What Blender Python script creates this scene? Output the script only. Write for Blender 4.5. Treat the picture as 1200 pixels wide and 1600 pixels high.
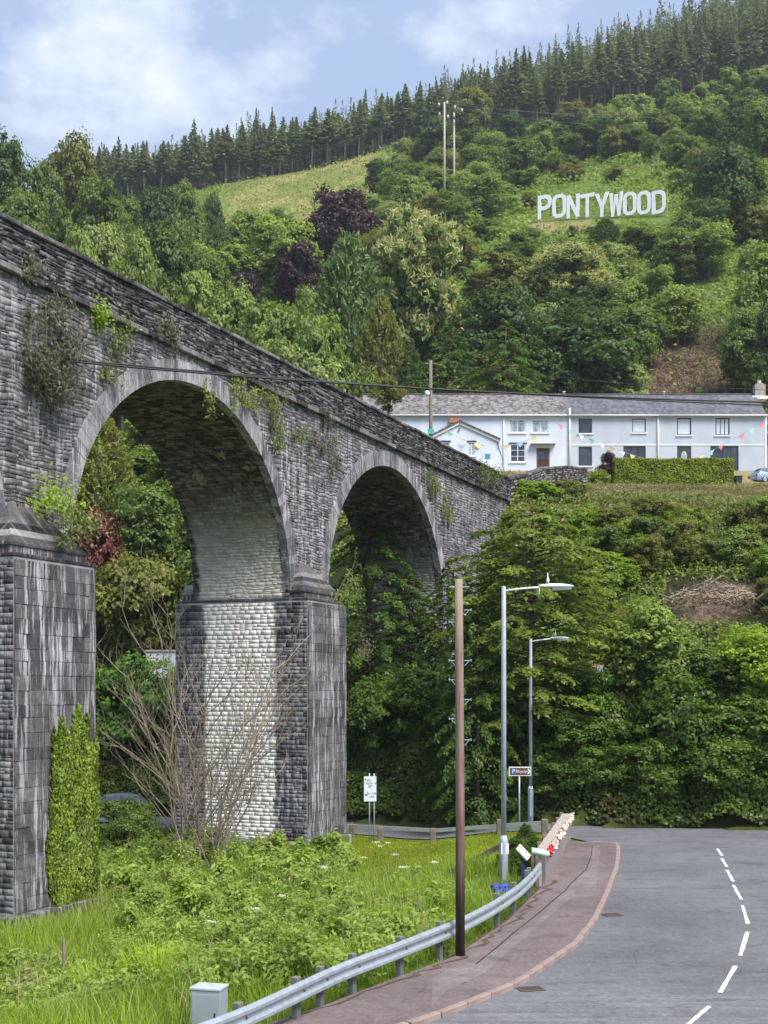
import bpy, math, random
import numpy as np
from mathutils import Vector, Matrix

for o in list(bpy.data.objects):
    bpy.data.objects.remove(o, do_unlink=True)
scene = bpy.context.scene
COL = scene.collection
PI = math.pi
R = math.radians

# ------------------------------------------------------------------ camera, sky, sun, exposure
F, CX, CY, CZ = 2000.0, 600.0, 1080.0, 6.0          # focal length and horizon in photo pixels, eye height
cd = bpy.data.cameras.new('camera')
cam = bpy.data.objects.new('camera', cd); COL.objects.link(cam)
cam.location = (0, 0, CZ); cam.rotation_euler = (R(90), 0, 0)
cd.sensor_fit = 'VERTICAL'; cd.sensor_height = 32.0; cd.lens = 32.0 * F / 1600.0
cd.shift_y = 280.0 / 1600.0
cd.clip_start = 0.5; cd.clip_end = 6000
scene.camera = cam

SUN = Vector((0.42, -0.50, 0.92)).normalized()
w = bpy.data.worlds.new('World'); scene.world = w; w.use_nodes = True
nt = w.node_tree; nt.nodes.clear()
def wn(t, **k):
    n = nt.nodes.new(t)
    for a, b in k.items(): setattr(n, a, b)
    return n
sky = wn('ShaderNodeTexSky', sky_type='NISHITA', sun_disc=False)
sky.sun_elevation = math.asin(SUN.z); sky.sun_rotation = math.atan2(SUN.x, SUN.y)
sky.air_density = 1.0; sky.dust_density = 1.2
tc = wn('ShaderNodeTexCoord')
mp = wn('ShaderNodeMapping'); mp.inputs['Scale'].default_value = (1.0, 1.0, 1.5); mp.inputs['Location'].default_value = (0.31, 0.12, 0.05)
nz = wn('ShaderNodeTexNoise'); nz.inputs['Scale'].default_value = 2.6; nz.inputs['Detail'].default_value = 7; nz.inputs['Roughness'].default_value = .52
nz2 = wn('ShaderNodeTexNoise'); nz2.inputs['Scale'].default_value = 5.0; nz2.inputs['Detail'].default_value = 9; nz2.inputs['Roughness'].default_value = .58
nt.links.new(tc.outputs['Generated'], mp.inputs['Vector'])
nt.links.new(mp.outputs['Vector'], nz.inputs['Vector']); nt.links.new(mp.outputs['Vector'], nz2.inputs['Vector'])
r1 = wn('ShaderNodeValToRGB')                               # thin blue-grey cloud over the blue
r1.color_ramp.elements[0].position = .34; r1.color_ramp.elements[0].color = (0, 0, 0, 1)
r1.color_ramp.elements[1].position = .68; r1.color_ramp.elements[1].color = (1, 1, 1, 1)
r2 = wn('ShaderNodeValToRGB')                               # white breaks
r2.color_ramp.elements[0].position = .57; r2.color_ramp.elements[0].color = (0, 0, 0, 1)
r2.color_ramp.elements[1].position = .80; r2.color_ramp.elements[1].color = (1, 1, 1, 1)
nt.links.new(nz.outputs['Fac'], r1.inputs['Fac'])
# brighter breaks in the cloud at the top of the view
acc = nz2.outputs['Fac']
for dv, rad in (((.105, 1, .50), .15), ((-.27, 1, .60), .17), ((.02, 1, .70), .15)):
    v = Vector(dv).normalized()
    vm = wn('ShaderNodeVectorMath', operation='DISTANCE'); vm.inputs[1].default_value = v
    nt.links.new(tc.outputs['Generated'], vm.inputs[0])
    mr = wn('ShaderNodeMapRange', interpolation_type='SMOOTHSTEP'); mr.inputs[1].default_value = 0.0; mr.inputs[2].default_value = rad; mr.inputs[3].default_value = .13; mr.inputs[4].default_value = 0.0
    nt.links.new(vm.outputs['Value'], mr.inputs[0])
    ad = wn('ShaderNodeMath', operation='ADD'); nt.links.new(acc, ad.inputs[0]); nt.links.new(mr.outputs[0], ad.inputs[1]); acc = ad.outputs[0]
nt.links.new(acc, r2.inputs['Fac'])
SKY_BLUE, SKY_GREY, SKY_WHITE = (1.50, 2.0, 3.05), (2.0, 2.45, 3.25), (4.5, 4.7, 4.9)
skm = wn('ShaderNodeMixRGB', blend_type='MIX'); skm.inputs['Fac'].default_value = .8
skm.inputs['Color2'].default_value = (*SKY_BLUE, 1)
nt.links.new(sky.outputs['Color'], skm.inputs['Color1'])
m1 = wn('ShaderNodeMixRGB'); m1.inputs['Color2'].default_value = (*SKY_GREY, 1)
nt.links.new(r1.outputs['Color'], m1.inputs['Fac']); nt.links.new(skm.outputs['Color'], m1.inputs['Color1'])
m2 = wn('ShaderNodeMixRGB'); m2.inputs['Color2'].default_value = (*SKY_WHITE, 1)
nt.links.new(r2.outputs['Color'], m2.inputs['Fac']); nt.links.new(m1.outputs['Color'], m2.inputs['Color1'])
bg = wn('ShaderNodeBackground'); bg.inputs['Strength'].default_value = 0.10
wo = wn('ShaderNodeOutputWorld')
nt.links.new(m2.outputs['Color'], bg.inputs['Color']); nt.links.new(bg.outputs['Background'], wo.inputs['Surface'])

sd = bpy.data.lights.new('sun', 'SUN'); sd.energy = 2.3; sd.angle = R(30); sd.color = (1.0, .95, .87)
sun = bpy.data.objects.new('sun', sd); COL.objects.link(sun)
sun.rotation_euler = SUN.to_track_quat('Z', 'Y').to_euler(); sun.location = (20, -20, 60)
vs = scene.view_settings
vs.view_transform = 'Standard'; vs.look = 'None'; vs.gamma = 1; vs.exposure = 1.46; vs.use_curve_mapping = False
scene.render.engine = 'CYCLES'
cy = scene.cycles
cy.max_bounces = 5; cy.diffuse_bounces = 3; cy.glossy_bounces = 2; cy.transmission_bounces = 3; cy.transparent_max_bounces = 4
cy.use_denoising = True

# ------------------------------------------------------------------ helpers
def pt(px, py, Y):
    return Vector(((px - CX) / F * Y, Y, CZ + (CY - py) / F * Y))
def gp(px, py, z=0.0):
    Y = (CZ - z) * F / (py - CY)
    return Vector(((px - CX) / F * Y, Y, z))
def xat(px, Y): return (px - CX) / F * Y
def zat(py, Y): return CZ + (CY - py) / F * Y

def tag(o, label=None, cat=None, group=None, kind=None):
    if label: o['label'] = label
    if cat: o['category'] = cat
    if group: o['group'] = group
    if kind: o['kind'] = kind
    return o
def empty(name, loc=(0, 0, 0), rz=0, label=None, cat=None, group=None):
    o = bpy.data.objects.new(name, None); COL.objects.link(o)
    o.location = loc; o.rotation_euler = (0, 0, rz); o.empty_display_size = .3
    return tag(o, label, cat, group)
def link(name, me, parent=None, loc=None):
    o = bpy.data.objects.new(name, me); COL.objects.link(o)
    if parent: o.parent = parent
    if loc is not None: o.location = loc
    return o
def set_mat(o, m):
    o.material_slots[0].link = 'OBJECT'; o.material_slots[0].material = m
def npmesh(name, V, Q, mat, tint=None, uv=None, smooth=False):
    """V (n,3), Q (m,k) with k the same for every face"""
    V = np.asarray(V, dtype=np.float32); Q = np.asarray(Q, dtype=np.int32)
    me = bpy.data.meshes.new(name)
    k = Q.shape[1]
    me.vertices.add(len(V)); me.vertices.foreach_set('co', V.ravel())
    me.loops.add(Q.size); me.loops.foreach_set('vertex_index', Q.ravel())
    me.polygons.add(len(Q))
    me.polygons.foreach_set('loop_start', np.arange(0, Q.size, k, dtype=np.int32))
    me.polygons.foreach_set('loop_total', np.full(len(Q), k, dtype=np.int32))
    if smooth: me.polygons.foreach_set('use_smooth', np.ones(len(Q), dtype=bool))
    if tint is not None:
        a = me.attributes.new('tint', 'FLOAT', 'POINT'); a.data.foreach_set('value', np.asarray(tint, dtype=np.float32))
    if uv is not None:
        l = me.uv_layers.new(name='UVMap'); l.data.foreach_set('uv', np.asarray(uv, dtype=np.float32)[Q.ravel()].ravel())
    me.update(calc_edges=True); me.validate()
    if mat: me.materials.append(mat)
    return me

class MB:
    """collects shapes; mesh()/build() gives ONE mesh"""
    def __init__(s): s.v = []; s.f = []; s.sm = []
    def add(s, vs, fs, sm=False):
        b = len(s.v); s.v += [tuple(v) for v in vs]
        for f in fs: s.f.append(tuple(b + i for i in f)); s.sm.append(sm)
        return s
    def box(s, x0, x1, y0, y1, z0, z1):
        return s.add([(x0,y0,z0),(x1,y0,z0),(x1,y1,z0),(x0,y1,z0),(x0,y0,z1),(x1,y0,z1),(x1,y1,z1),(x0,y1,z1)],
                     [(3,2,1,0),(4,5,6,7),(0,1,5,4),(1,2,6,5),(2,3,7,6),(3,0,4,7)])
    def bar(s, a, b, wx, wz, up=(0,0,1)):
        """square bar from a to b"""
        a = Vector(a); b = Vector(b); d = (b - a).normalized(); u = Vector(up)
        if abs(d.dot(u)) > .98: u = Vector((0,1,0))
        r = d.cross(u).normalized(); u = r.cross(d).normalized()
        vs = [p + r*sx*wx/2 + u*sz*wz/2 for p in (a, b) for sx, sz in ((-1,-1),(1,-1),(1,1),(-1,1))]
        return s.add(vs, [(0,1,2,3),(7,6,5,4),(0,4,5,1),(1,5,6,2),(2,6,7,3),(3,7,4,0)])
    def tube(s, pts, rad, n=8, cap=True, sm=True):
        pts = [Vector(p) for p in pts]
        if not hasattr(rad, '__len__'): rad = [rad] * len(pts)
        base = len(s.v); prev = None
        for i, p in enumerate(pts):
            d = (pts[min(i+1, len(pts)-1)] - pts[max(i-1, 0)])
            d = d.normalized() if d.length > 1e-9 else Vector((0,0,1))
            if prev is None:
                r = d.cross(Vector((0,0,1)))
                if r.length < .05: r = d.cross(Vector((0,1,0)))
                r.normalize()
            else:
                r = (prev - d * prev.dot(d)).normalized()
            prev = r; u = d.cross(r)
            for k in range(n):
                a = 2*PI*k/n
                s.v.append(tuple(p + (r*math.cos(a) + u*math.sin(a)) * rad[i]))
        for i in range(len(pts)-1):
            for k in range(n):
                k2 = (k+1) % n
                s.f.append((base+i*n+k, base+i*n+k2, base+(i+1)*n+k2, base+(i+1)*n+k)); s.sm.append(sm)
        if cap:
            s.f.append(tuple(base+k for k in range(n))[::-1]); s.sm.append(False)
            s.f.append(tuple(base+(len(pts)-1)*n+k for k in range(n))); s.sm.append(False)
        return s
    def prism(s, poly, d0, d1, axis='y'):
        """2-D polygon extruded along an axis"""
        n = len(poly)
        def P(a, b, d): return {'y': (a, d, b), 'x': (d, a, b), 'z': (a, b, d)}[axis]
        vs = [P(a, b, d0) for a, b in poly] + [P(a, b, d1) for a, b in poly]
        fs = [tuple(range(n)), tuple(range(2*n-1, n-1, -1))] + [(i, i+n, (i+1) % n + n, (i+1) % n) for i in range(n)]
        return s.add(vs, fs)
    def lathe(s, c, prof, n=12, sm=True):
        """profile [(r, z)] about a vertical axis through c"""
        return s.tube([(c[0], c[1], c[2] + z) for r, z in prof], [max(r, 1e-4) for r, z in prof], n, True, sm)
    def mesh(s, name, mat):
        me = bpy.data.meshes.new(name); me.from_pydata(s.v, [], s.f)
        me.polygons.foreach_set('use_smooth', s.sm); me.update()
        import bmesh
        bm = bmesh.new(); bm.from_mesh(me); bmesh.ops.recalc_face_normals(bm, faces=bm.faces); bm.to_mesh(me); bm.free()
        if mat: me.materials.append(mat)
        return me
    def build(s, name, mat, parent=None, loc=None, bevel=0):
        o = link(name, s.mesh(name, mat), parent, loc)
        if bevel:
            m = o.modifiers.new('bevel', 'BEVEL'); m.width = bevel; m.segments = 2; m.limit_method = 'ANGLE'
        return o

# ------------------------------------------------------------------ materials
class Nodes:
    def __init__(s, name):
        s.m = bpy.data.materials.new(name); s.m.use_nodes = True; s.t = s.m.node_tree
        s.b = s.t.nodes['Principled BSDF']; s.out = s.t.nodes['Material Output']
    def n(s, t, ins=None, **k):
        x = s.t.nodes.new(t)
        for a, b in k.items(): setattr(x, a, b)
        for a, b in (ins or {}).items(): s.put(x.inputs[a], b)
        return x
    def put(s, sock, v):
        if hasattr(v, 'links') or isinstance(v, bpy.types.NodeSocket): s.t.links.new(v, sock)
        else:
            if sock.type == 'RGBA' and len(v) == 3: v = (*v, 1)
            sock.default_value = v
    def noise(s, vec, scale, detail=4, rough=.55):
        x = s.n('ShaderNodeTexNoise', {'Scale': scale, 'Detail': detail, 'Roughness': rough})
        if vec is not None: s.put(x.inputs['Vector'], vec)
        return x.outputs['Fac']
    def mapping(s, vec, scale=(1,1,1), loc=(0,0,0), rot=(0,0,0)):
        return s.n('ShaderNodeMapping', {'Vector': vec, 'Scale': scale, 'Location': loc, 'Rotation': rot}).outputs['Vector']
    def ramp(s, fac, stops, interp='LINEAR'):
        x = s.n('ShaderNodeValToRGB', {'Fac': fac}); cr = x.color_ramp; cr.interpolation = interp
        while len(cr.elements) < len(stops): cr.elements.new(.5)
        for e, (p, c) in zip(cr.elements, stops):
            e.position = p; e.color = (c, c, c, 1) if not hasattr(c, '__len__') else (*c, 1)
        return x.outputs['Color']
    def mix(s, fac, a, b, mode='MIX'):
        return s.n('ShaderNodeMixRGB', {'Fac': fac, 'Color1': a, 'Color2': b}, blend_type=mode).outputs['Color']
    def math(s, op, a, b=0.0, clamp=False):
        return s.n('ShaderNodeMath', {0: a, 1: b}, operation=op, use_clamp=clamp).outputs[0]
    def attr(s, name='tint'):
        return s.n('ShaderNodeAttribute', attribute_name=name).outputs['Fac']
    def rnd(s): return s.n('ShaderNodeObjectInfo').outputs['Random']
    def pos(s): return s.n('ShaderNodeNewGeometry').outputs['Position']
    def obj(s, o=None):
        x = s.n('ShaderNodeTexCoord')
        if o: x.object = o
        return x.outputs['Object']
    def bump(s, h, strength=.3, dist=.02):
        x = s.n('ShaderNodeBump', {'Strength': strength, 'Distance': dist, 'Height': h}); s.put(s.b.inputs['Normal'], x.outputs['Normal'])
    def done(s, col=None, rough=.8, metal=0.0, spec=None):
        if col is not None: s.put(s.b.inputs['Base Color'], col)
        s.put(s.b.inputs['Roughness'], rough); s.put(s.b.inputs['Metallic'], metal)
        if spec is not None: s.b.inputs['Specular IOR Level'].default_value = spec
        return s.m

def plain(name, col, rough=.7, metal=0, var=.18, scale=6.0, bump=0.0, spec=None):
    N = Nodes(name); c = N.noise(N.obj(), scale, 5, .6)
    d = tuple(x * (1 - var) for x in col); l = tuple(min(1, x * (1 + var)) for x in col)
    col2 = N.ramp(c, [(.3, d), (.7, l)])
    if bump: N.bump(N.noise(N.obj(), scale * 5, 4), bump, .01)
    return N.done(col2, rough, metal, spec)

def foliage(name, dark, light, tip=None, trans=.40, rough=.5, brown=None):
    """leaves: colour by leaf tint and a little by tree"""
    dark, light = (((c[0]*1.17, c[1]*1.25, c[2]*1.0) if c[1] > c[0]*1.02 else tuple(x*1.12 for x in c)) for c in (dark, light))
    N = Nodes(name); t = N.attr('tint')
    t2 = N.math('ADD', t, N.math('MULTIPLY', N.math('SUBTRACT', N.rnd(), .5), .30), True)
    mid = tuple((a + b) / 2 for a, b in zip(dark, light))
    st = [(0, dark), (.45, mid), (.85, light)]
    if tip: st = [(0, dark), (.40, mid), (.62, light), (.70, tip), (1, tuple(min(1, x*1.15) for x in tip))]
    col = N.ramp(t2, st)
    if brown:
        col = N.mix(N.ramp(N.noise(N.pos(), brown[1], 3), [(brown[2], 0.0), (brown[2] + .1, 1.0)]), col, brown[0])
    N.put(N.b.inputs['Base Color'], col); N.b.inputs['Roughness'].default_value = rough
    N.b.inputs['Specular IOR Level'].default_value = .3
    if trans:
        tr = N.n('ShaderNodeBsdfTranslucent', {'Color': N.mix(1.0, col, (1.25, 1.25, .65), 'MULTIPLY')})
        mx = N.n('ShaderNodeMixShader', {0: trans, 1: N.b.outputs['BSDF'], 2: tr.outputs['BSDF']})
        N.t.links.new(mx.outputs['Shader'], N.out.inputs['Surface'])
    return N.m

M = {}
M['leaf_mid'] = foliage('leaf_mid_green', (.052,.082,.022), (.185,.245,.070))
M['leaf_dark'] = foliage('leaf_dark_green', (.026,.050,.018), (.105,.155,.052))
M['leaf_light'] = foliage('leaf_light_green', (.085,.125,.028), (.285,.350,.105))
M['leaf_bright'] = foliage('leaf_bright_green', (.100,.155,.016), (.320,.420,.060))
M['leaf_pale'] = foliage('leaf_pale_willow', (.130,.160,.065), (.340,.390,.180))
M['leaf_olive'] = foliage('leaf_olive', (.075,.084,.020), (.240,.245,.075))
M['leaf_copper'] = foliage('leaf_copper', (.016,.009,.012), (.080,.042,.050), trans=.15)
M['leaf_maple'] = foliage('leaf_red_maple', (.045,.012,.012), (.19,.055,.050), trans=.2)
M['leaf_chestnut'] = foliage('leaf_chestnut_in_flower', (.040,.078,.018), (.140,.215,.055), tip=(.44,.44,.21))
M['leaf_spruce'] = foliage('needle_spruce', (.044,.060,.044), (.205,.230,.155), trans=.3)
M['leaf_pine'] = foliage('needle_soft_pine', (.050,.088,.030), (.180,.250,.090), trans=.2)
M['leaf_layered'] = foliage('leaf_layered', (.026,.056,.012), (.235,.285,.065))
M['leaf_layered_dark'] = foliage('leaf_layered_dark', (.018,.046,.012), (.115,.180,.040))
M['leaf_laurel'] = foliage('leaf_laurel', (.035,.085,.014), (.180,.310,.055), rough=.38)
M['leaf_bank'] = foliage('leaf_bank_shrubs', (.026,.058,.012), (.150,.225,.045), rough=.45)
M['leaf_ivybank'] = foliage('leaf_ivy_bank', (.016,.036,.008), (.115,.170,.030), rough=.4, brown=((.110,.084,.034), .40, .58))
M['leaf_ivy'] = foliage('leaf_ivy', (.050,.085,.014), (.290,.350,.075), rough=.4)
M['leaf_hedge'] = foliage('leaf_clipped_hedge', (.085,.120,.010), (.38,.42,.055))
M['leaf_purple'] = foliage('leaf_purple_shrub', (.030,.012,.022), (.11,.05,.075))
M['bracken'] = foliage('bracken', (.075,.115,.022), (.270,.340,.085), brown=((.27,.24,.11), .05, .60))
M['bramble'] = foliage('bramble', (.070,.100,.022), (.265,.320,.085), brown=((.24,.20,.09), .25, .68))
M['meadow'] = foliage('meadow_grass', (.105,.160,.018), (.330,.420,.065), brown=((.40,.38,.15), .35, .65))
M['weeds'] = foliage('meadow_weeds', (.082,.125,.024), (.290,.365,.095), brown=((.36,.34,.17), .45, .63))
M['iris'] = foliage('flag_leaves', (.12,.21,.012), (.36,.48,.04))
M['lawn'] = foliage('lawn_grass', (.170,.205,.016), (.330,.370,.040))
M['deadbrush'] = foliage('dead_brush', (.060,.040,.028), (.270,.195,.135), trans=.05)
M['flower'] = foliage('white_umbels', (.55,.55,.45), (.8,.8,.72))
def bark(name, d, l):
    N = Nodes(name); v = N.mapping(N.pos(), (3, 3, .6))
    c = N.noise(v, 3, 5, .65); N.bump(c, .5, .03)
    return N.done(N.ramp(c, [(.3, d), (.7, l)]), .9)
M['bark'] = bark('bark_grey_brown', (.035,.028,.022), (.13,.11,.085))
M['bark_pale'] = bark('bark_pale', (.12,.095,.08), (.30,.25,.21))
M['bark_dead'] = bark('bark_dead_stems', (.15,.115,.085), (.44,.365,.285))

# ------------------------------------------------------------------ the lie of the land
def sm(a, b, x):
    t = np.clip((np.asarray(x, dtype=float) - a) / (b - a), 0, 1); return t*t*(3 - 2*t)
PAV_L = [(0,-22),(10,-14),(17,-7.2),(20,-4.2),(22,-2.6),(23.9,-1.2),(26.5,.33),(28.4,1.53),(32.8,3.15),(38.5,4.73),(45,6.15),(51,7.35),(56,8.3),(90,16)]
KERB = [(8,-14.5),(14,-8.2),(18,-4.1),(20.5,-1.75),(23.1,.71),(26,2.7),(30.1,4.5),(33.4,5.5),(37,6.4),(43,7.8),(47,8.6),(49.6,9.05)]
def pavx(Y): return np.interp(Y, [p[0] for p in PAV_L], [p[1] for p in PAV_L])
def toe(X): return np.interp(X, [-60,-8,0,4,7,10,16,40], [70,70,66.5,63,59,56.6,55.8,55.8])
def vnoise(X, Y, s, seed=0):
    """cheap smooth value noise"""
    X = np.asarray(X, dtype=float) / s; Y = np.asarray(Y, dtype=float) / s
    xi = np.floor(X); yi = np.floor(Y); fx = X - xi; fy = Y - yi
    fx = fx*fx*(3-2*fx); fy = fy*fy*(3-2*fy)
    def h(a, b):
        v = np.sin(a*127.1 + b*311.7 + seed*74.7) * 43758.5453; return v - np.floor(v)
    return (h(xi,yi)*(1-fx)+h(xi+1,yi)*fx)*(1-fy) + (h(xi,yi+1)*(1-fx)+h(xi+1,yi+1)*fx)*fy
def gz(X, Y):
    X = np.asarray(X, dtype=float); Y = np.asarray(Y, dtype=float)
    X, Y = np.broadcast_arrays(X, Y)
    d = pavx(Y) - X
    t = toe(X); rel = Y - t
    base = -.05 - .85 * sm(1.6, 8, d) * (1 - sm(2, 30, rel))
    r = sm(-6, 6, X)
    Xc = np.clip(X, -260, 260)
    ym = 100 + (84 - 100) * r; zm = 17 + (18 - 17) * r
    e = 165 + .19 * Xc
    sl = np.clip(.43 + .0026 * Xc, .38, .74)
    br = [(t, 0*X), (t+3.8, 5.3+0*X), (t+5.2, 5.9+0*X), (t+11.5, 6.3+0*X), (ym, zm), (112+0*X, 24+0*X), (117+0*X, 26.2+0*X), (134+0*X, 26.6+0*X),
          (230+0*X, 84+.2*Xc), (380+0*X, e), (460+0*X, e + 80*sl), (540+0*X, e + 80*sl + 4), (900+0*X, e - 60)]
    z = base.copy()
    for (y0, z0), (y1, z1) in zip(br[:-1], br[1:]):
        z = z + (z1 - z0) * np.clip((Y - y0) / np.maximum(y1 - y0, .1), 0, 1)
    z = z + 13 * np.exp(-(((X + 55)/26)**2 + ((Y - 195)/28)**2))
    far = sm(134, 160, Y)
    z = z + far * (vnoise(X, Y, 22, 3) - .5) * 3.0
    mid = sm(4, 10, rel) * (1 - sm(105, 112, Y))
    z = z + mid * (vnoise(X, Y, 5, 5) - .5) * .8
    return z
def gz1(x, y): return float(gz(np.array([x]), np.array([y]))[0])
def grounded(px, py, lo=40, hi=600):
    """the point of the land seen at a photo pixel"""
    Ys = np.linspace(lo, hi, 1400); Xs = (px - CX) / F * Ys
    zs = CZ + (CY - py) / F * Ys; g = gz(Xs, Ys)
    i = int(np.argmax(g > zs)); return Vector((Xs[i], Ys[i], g[i]))
# ------------------------------------------------------------------ ground, road, pavement
def ground_mat():
    N = Nodes('ground_cover')
    a = N.n('ShaderNodeAttribute', attribute_name='cover').outputs['Color']
    n1 = N.noise(N.pos(), .35, 6, .65); n2 = N.noise(N.pos(), 4.0, 4, .6)
    c = N.mix(.75, a, N.ramp(n1, [(.3, (.62,.62,.62)), (.7, (1.3,1.3,1.2))]), 'MULTIPLY')
    c = N.mix(.6, c, N.ramp(n2, [(.3, (.6,.6,.6)), (.7, (1.35,1.35,1.35))]), 'MULTIPLY')
    N.bump(n2, .6, .15)
    return N.done(c, .95, spec=.1)
def build_ground():
    ys = np.concatenate([np.arange(-300, 0, 50), np.arange(0, 20, 4), np.arange(20, 136, 1.0), np.arange(136, 480, 4.0), np.arange(480, 1500, 60)])
    xs = np.concatenate([np.arange(-900, -120, 60), np.arange(-120, -48, 6), np.arange(-48, 60, 1.25), np.arange(60, 160, 5), np.arange(160, 900, 60)])
    XX, YY = np.meshgrid(xs, ys); Z = gz(XX, YY)
    V = np.stack([XX.ravel(), YY.ravel(), Z.ravel()], 1)
    nx, ny = len(xs), len(ys)
    i = (np.arange(ny-1)[:, None] * nx + np.arange(nx-1)[None, :]).ravel()
    Q = np.stack([i, i+1, i+nx+1, i+nx], 1)
    me = npmesh('ground', V, Q, ground_mat(), smooth=True)
    X, Y, z = V[:, 0], V[:, 1], V[:, 2]
    px = CX + F * X / np.maximum(Y, 1); py = CY - F * (z - CZ) / np.maximum(Y, 1)
    col = np.tile(np.array([.105,.155,.028]), (len(V), 1))
    def paint(m, c):
        m = m[:, None]; col[:] = col * (1 - m) + np.array(c) * m
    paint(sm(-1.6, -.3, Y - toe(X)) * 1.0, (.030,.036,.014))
    paint(sm(80, 86, Y) * sm(-4, 6, X), (.24,.20,.105))
    paint(sm(80, 86, Y) * sm(-4, 6, X) * sm(.45, .6, vnoise(X, Y, 4, 9)), (.17,.20,.06))
    paint(sm(850, 875, px) * (1 - sm(960, 1010, px)) * sm(86, 90, Y) * (1 - sm(106, 110, Y)), (.36,.27,.205))
    paint((1 - sm(.6, 1.0, ((px - 1122)/66)**2 + ((py - 942)/24)**2 + (vnoise(X, Y, 1.5, 6) - .5)*.8)) * sm(60, 64, Y) * (1 - sm(84, 88, Y)), (.33,.24,.19))
    paint(sm(134, 150, Y), (.105,.165,.035))
    kn = sm(330, 380, px) * (1 - sm(575, 640, px)) * sm(270, 310, Y) * (1 - sm(384, 392, Y))
    paint(kn, (.31,.29,.125)); paint(kn * sm(.5, .62, vnoise(X, Y, 9, 2)), (.15,.20,.05))
    br = sm(985, 1020, px) * (1 - sm(1150, 1190, px)) * sm(140, 150, Y) * (1 - sm(168, 182, Y))
    paint(br, (.14,.095,.062))
    sg_ = sm(815, 840, px) * (1 - sm(930, 985, px)) * sm(346, 349, py) * (1 - sm(358, 366, py)) * (Y > 180); paint(sg_, (.30,.21,.13))
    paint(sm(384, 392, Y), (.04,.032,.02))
    a = me.attributes.new('cover', 'FLOAT_COLOR', 'POINT')
    a.data.foreach_set('color', np.concatenate([col, np.ones((len(V), 1))], 1).astype(np.float32).ravel())
    return tag(link('ground', me), 'grassy valley floor and hillside rising to the ridge', kind='structure')
build_ground()

def asphalt(name, base, var, speck=.5, streak=None):
    N = Nodes(name); p = N.pos()
    n1 = N.noise(p, .22, 5, .6); n2 = N.noise(p, 26, 3, .7); n3 = N.noise(N.mapping(p, (.5, 2.2, 1)), .8, 4, .6)
    c = N.ramp(n1, [(.3, tuple(x*(1-var) for x in base)), (.72, tuple(x*(1+var) for x in base))])
    c = N.mix(speck, c, N.ramp(n2, [(.3, (.72,.72,.72)), (.7, (1.22,1.22,1.24))]), 'MULTIPLY')
    c = N.mix(.55, c, N.ramp(n3, [(.3, (.82,.82,.82)), (.68, (1.12,1.12,1.12))]), 'MULTIPLY')
    n4 = N.noise(p, 3.2, 6, .72); n5 = N.noise(N.mapping(p, (1,1,1), (3.1,7.7,0)), 1.1, 7, .7)
    c = N.mix(.8, c, N.ramp(n4, [(.32, (.80,.80,.80)), (.68, (1.16,1.16,1.16))]), 'MULTIPLY')
    c = N.mix(.75, c, N.ramp(n5, [(.36, (.70,.68,.67)), (.46, (1.0,1.0,1.0)), (.60, (1.0,1.0,1.0)), (.70, (1.18,1.18,1.2))]), 'MULTIPLY')
    vo = N.n('ShaderNodeTexVoronoi', {'Vector': N.mapping(p, (.55,.55,1)), 'Scale': 1.0}, feature='DISTANCE_TO_EDGE').outputs['Distance']
    crk = N.math('MULTIPLY', N.ramp(vo, [(.0, 1.0), (.012, 0.0)]), N.ramp(N.noise(p, .3, 2), [(.5, 0.0), (.6, .55)]))
    c = N.mix(crk, c, (.05,.05,.052))
    n6 = N.noise(p, 9.0, 3, .75); c = N.mix(.9, c, N.ramp(n6, [(.34, (.80,.80,.80)), (.66, (1.18,1.18,1.18))]), 'MULTIPLY')
    if streak: c = N.mix(.8, c, N.ramp(N.noise(N.mapping(p, (.35, 5.5, 1)), 1.0, 4, .7), [(.36, (.74,.74,.76)), (.62, (1.14,1.14,1.14))]), 'MULTIPLY')
    N.bump(n2, .35, .01)
    return N.done(c, .82, spec=.25)
M['road'] = asphalt('road_asphalt', (.152,.153,.165), .2)
M['road_rough'] = asphalt('road_rough_asphalt', (.175,.175,.190), .14, .7, True)
M['pave'] = asphalt('pavement_red_asphalt', (.180,.140,.139), .25)
M['pave_grey'] = asphalt('pavement_grey_patch', (.205,.172,.171), .25)
M['paint'] = plain('road_paint', (.78,.78,.77), .6, var=.14, scale=9)
M['kerb'] = plain('kerb_stone', (.30,.225,.20), .85, var=.3, scale=2.5, bump=.3)
M['iron'] = plain('rusty_iron', (.15,.115,.10), .7, .3, var=.3, scale=20)
M['soil'] = plain('soil_litter', (.10,.065,.045), .95, var=.5, scale=5, bump=.6)

def kx(Y): return np.interp(Y, [p[0] for p in KERB], [p[1] for p in KERB])
def strip(name, rows, mat, zf):
    """rows: list of lists of (x,y) of equal length"""
    n = len(rows[0]); V = [(x, y, zf(x, y)) for r in rows for x, y in r]
    Q = [(i*n+j, i*n+j+1, (i+1)*n+j+1, (i+1)*n+j) for i in range(len(rows)-1) for j in range(n-1)]
    return link(name, npmesh(name, V, Q, mat))
RZ = lambda x, y: gz1(x, y) + .05
rows = []
for X in np.arange(-46, 34, 1.0):
    ny_ = float(np.interp(X, [-46,-8,-1.5,3,6.7,7.6,9.2,12,34], [65.5,63.6,61.6,57.9,54.7,52.5,48.5,44,38]))
    t = float(toe(X)) - .05
    rows.append([(X, ny_ + (t - ny_) * k / 8) for k in range(9)])
tag(strip('road_under_viaduct', rows, M['road'], RZ), 'grey asphalt road bending away below the viaduct', kind='structure')
rows = []
for Y in np.concatenate([np.arange(4, 20, 2), np.arange(20, 52.5, .75)]):
    x0 = float(kx(Y)); rows.append([(x0 + 10.5 * k / 6, Y) for k in range(7)])
tag(strip('road', rows, M['road'], lambda x, y: .004), 'grey asphalt road with a dashed white centre line', kind='structure')
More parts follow.
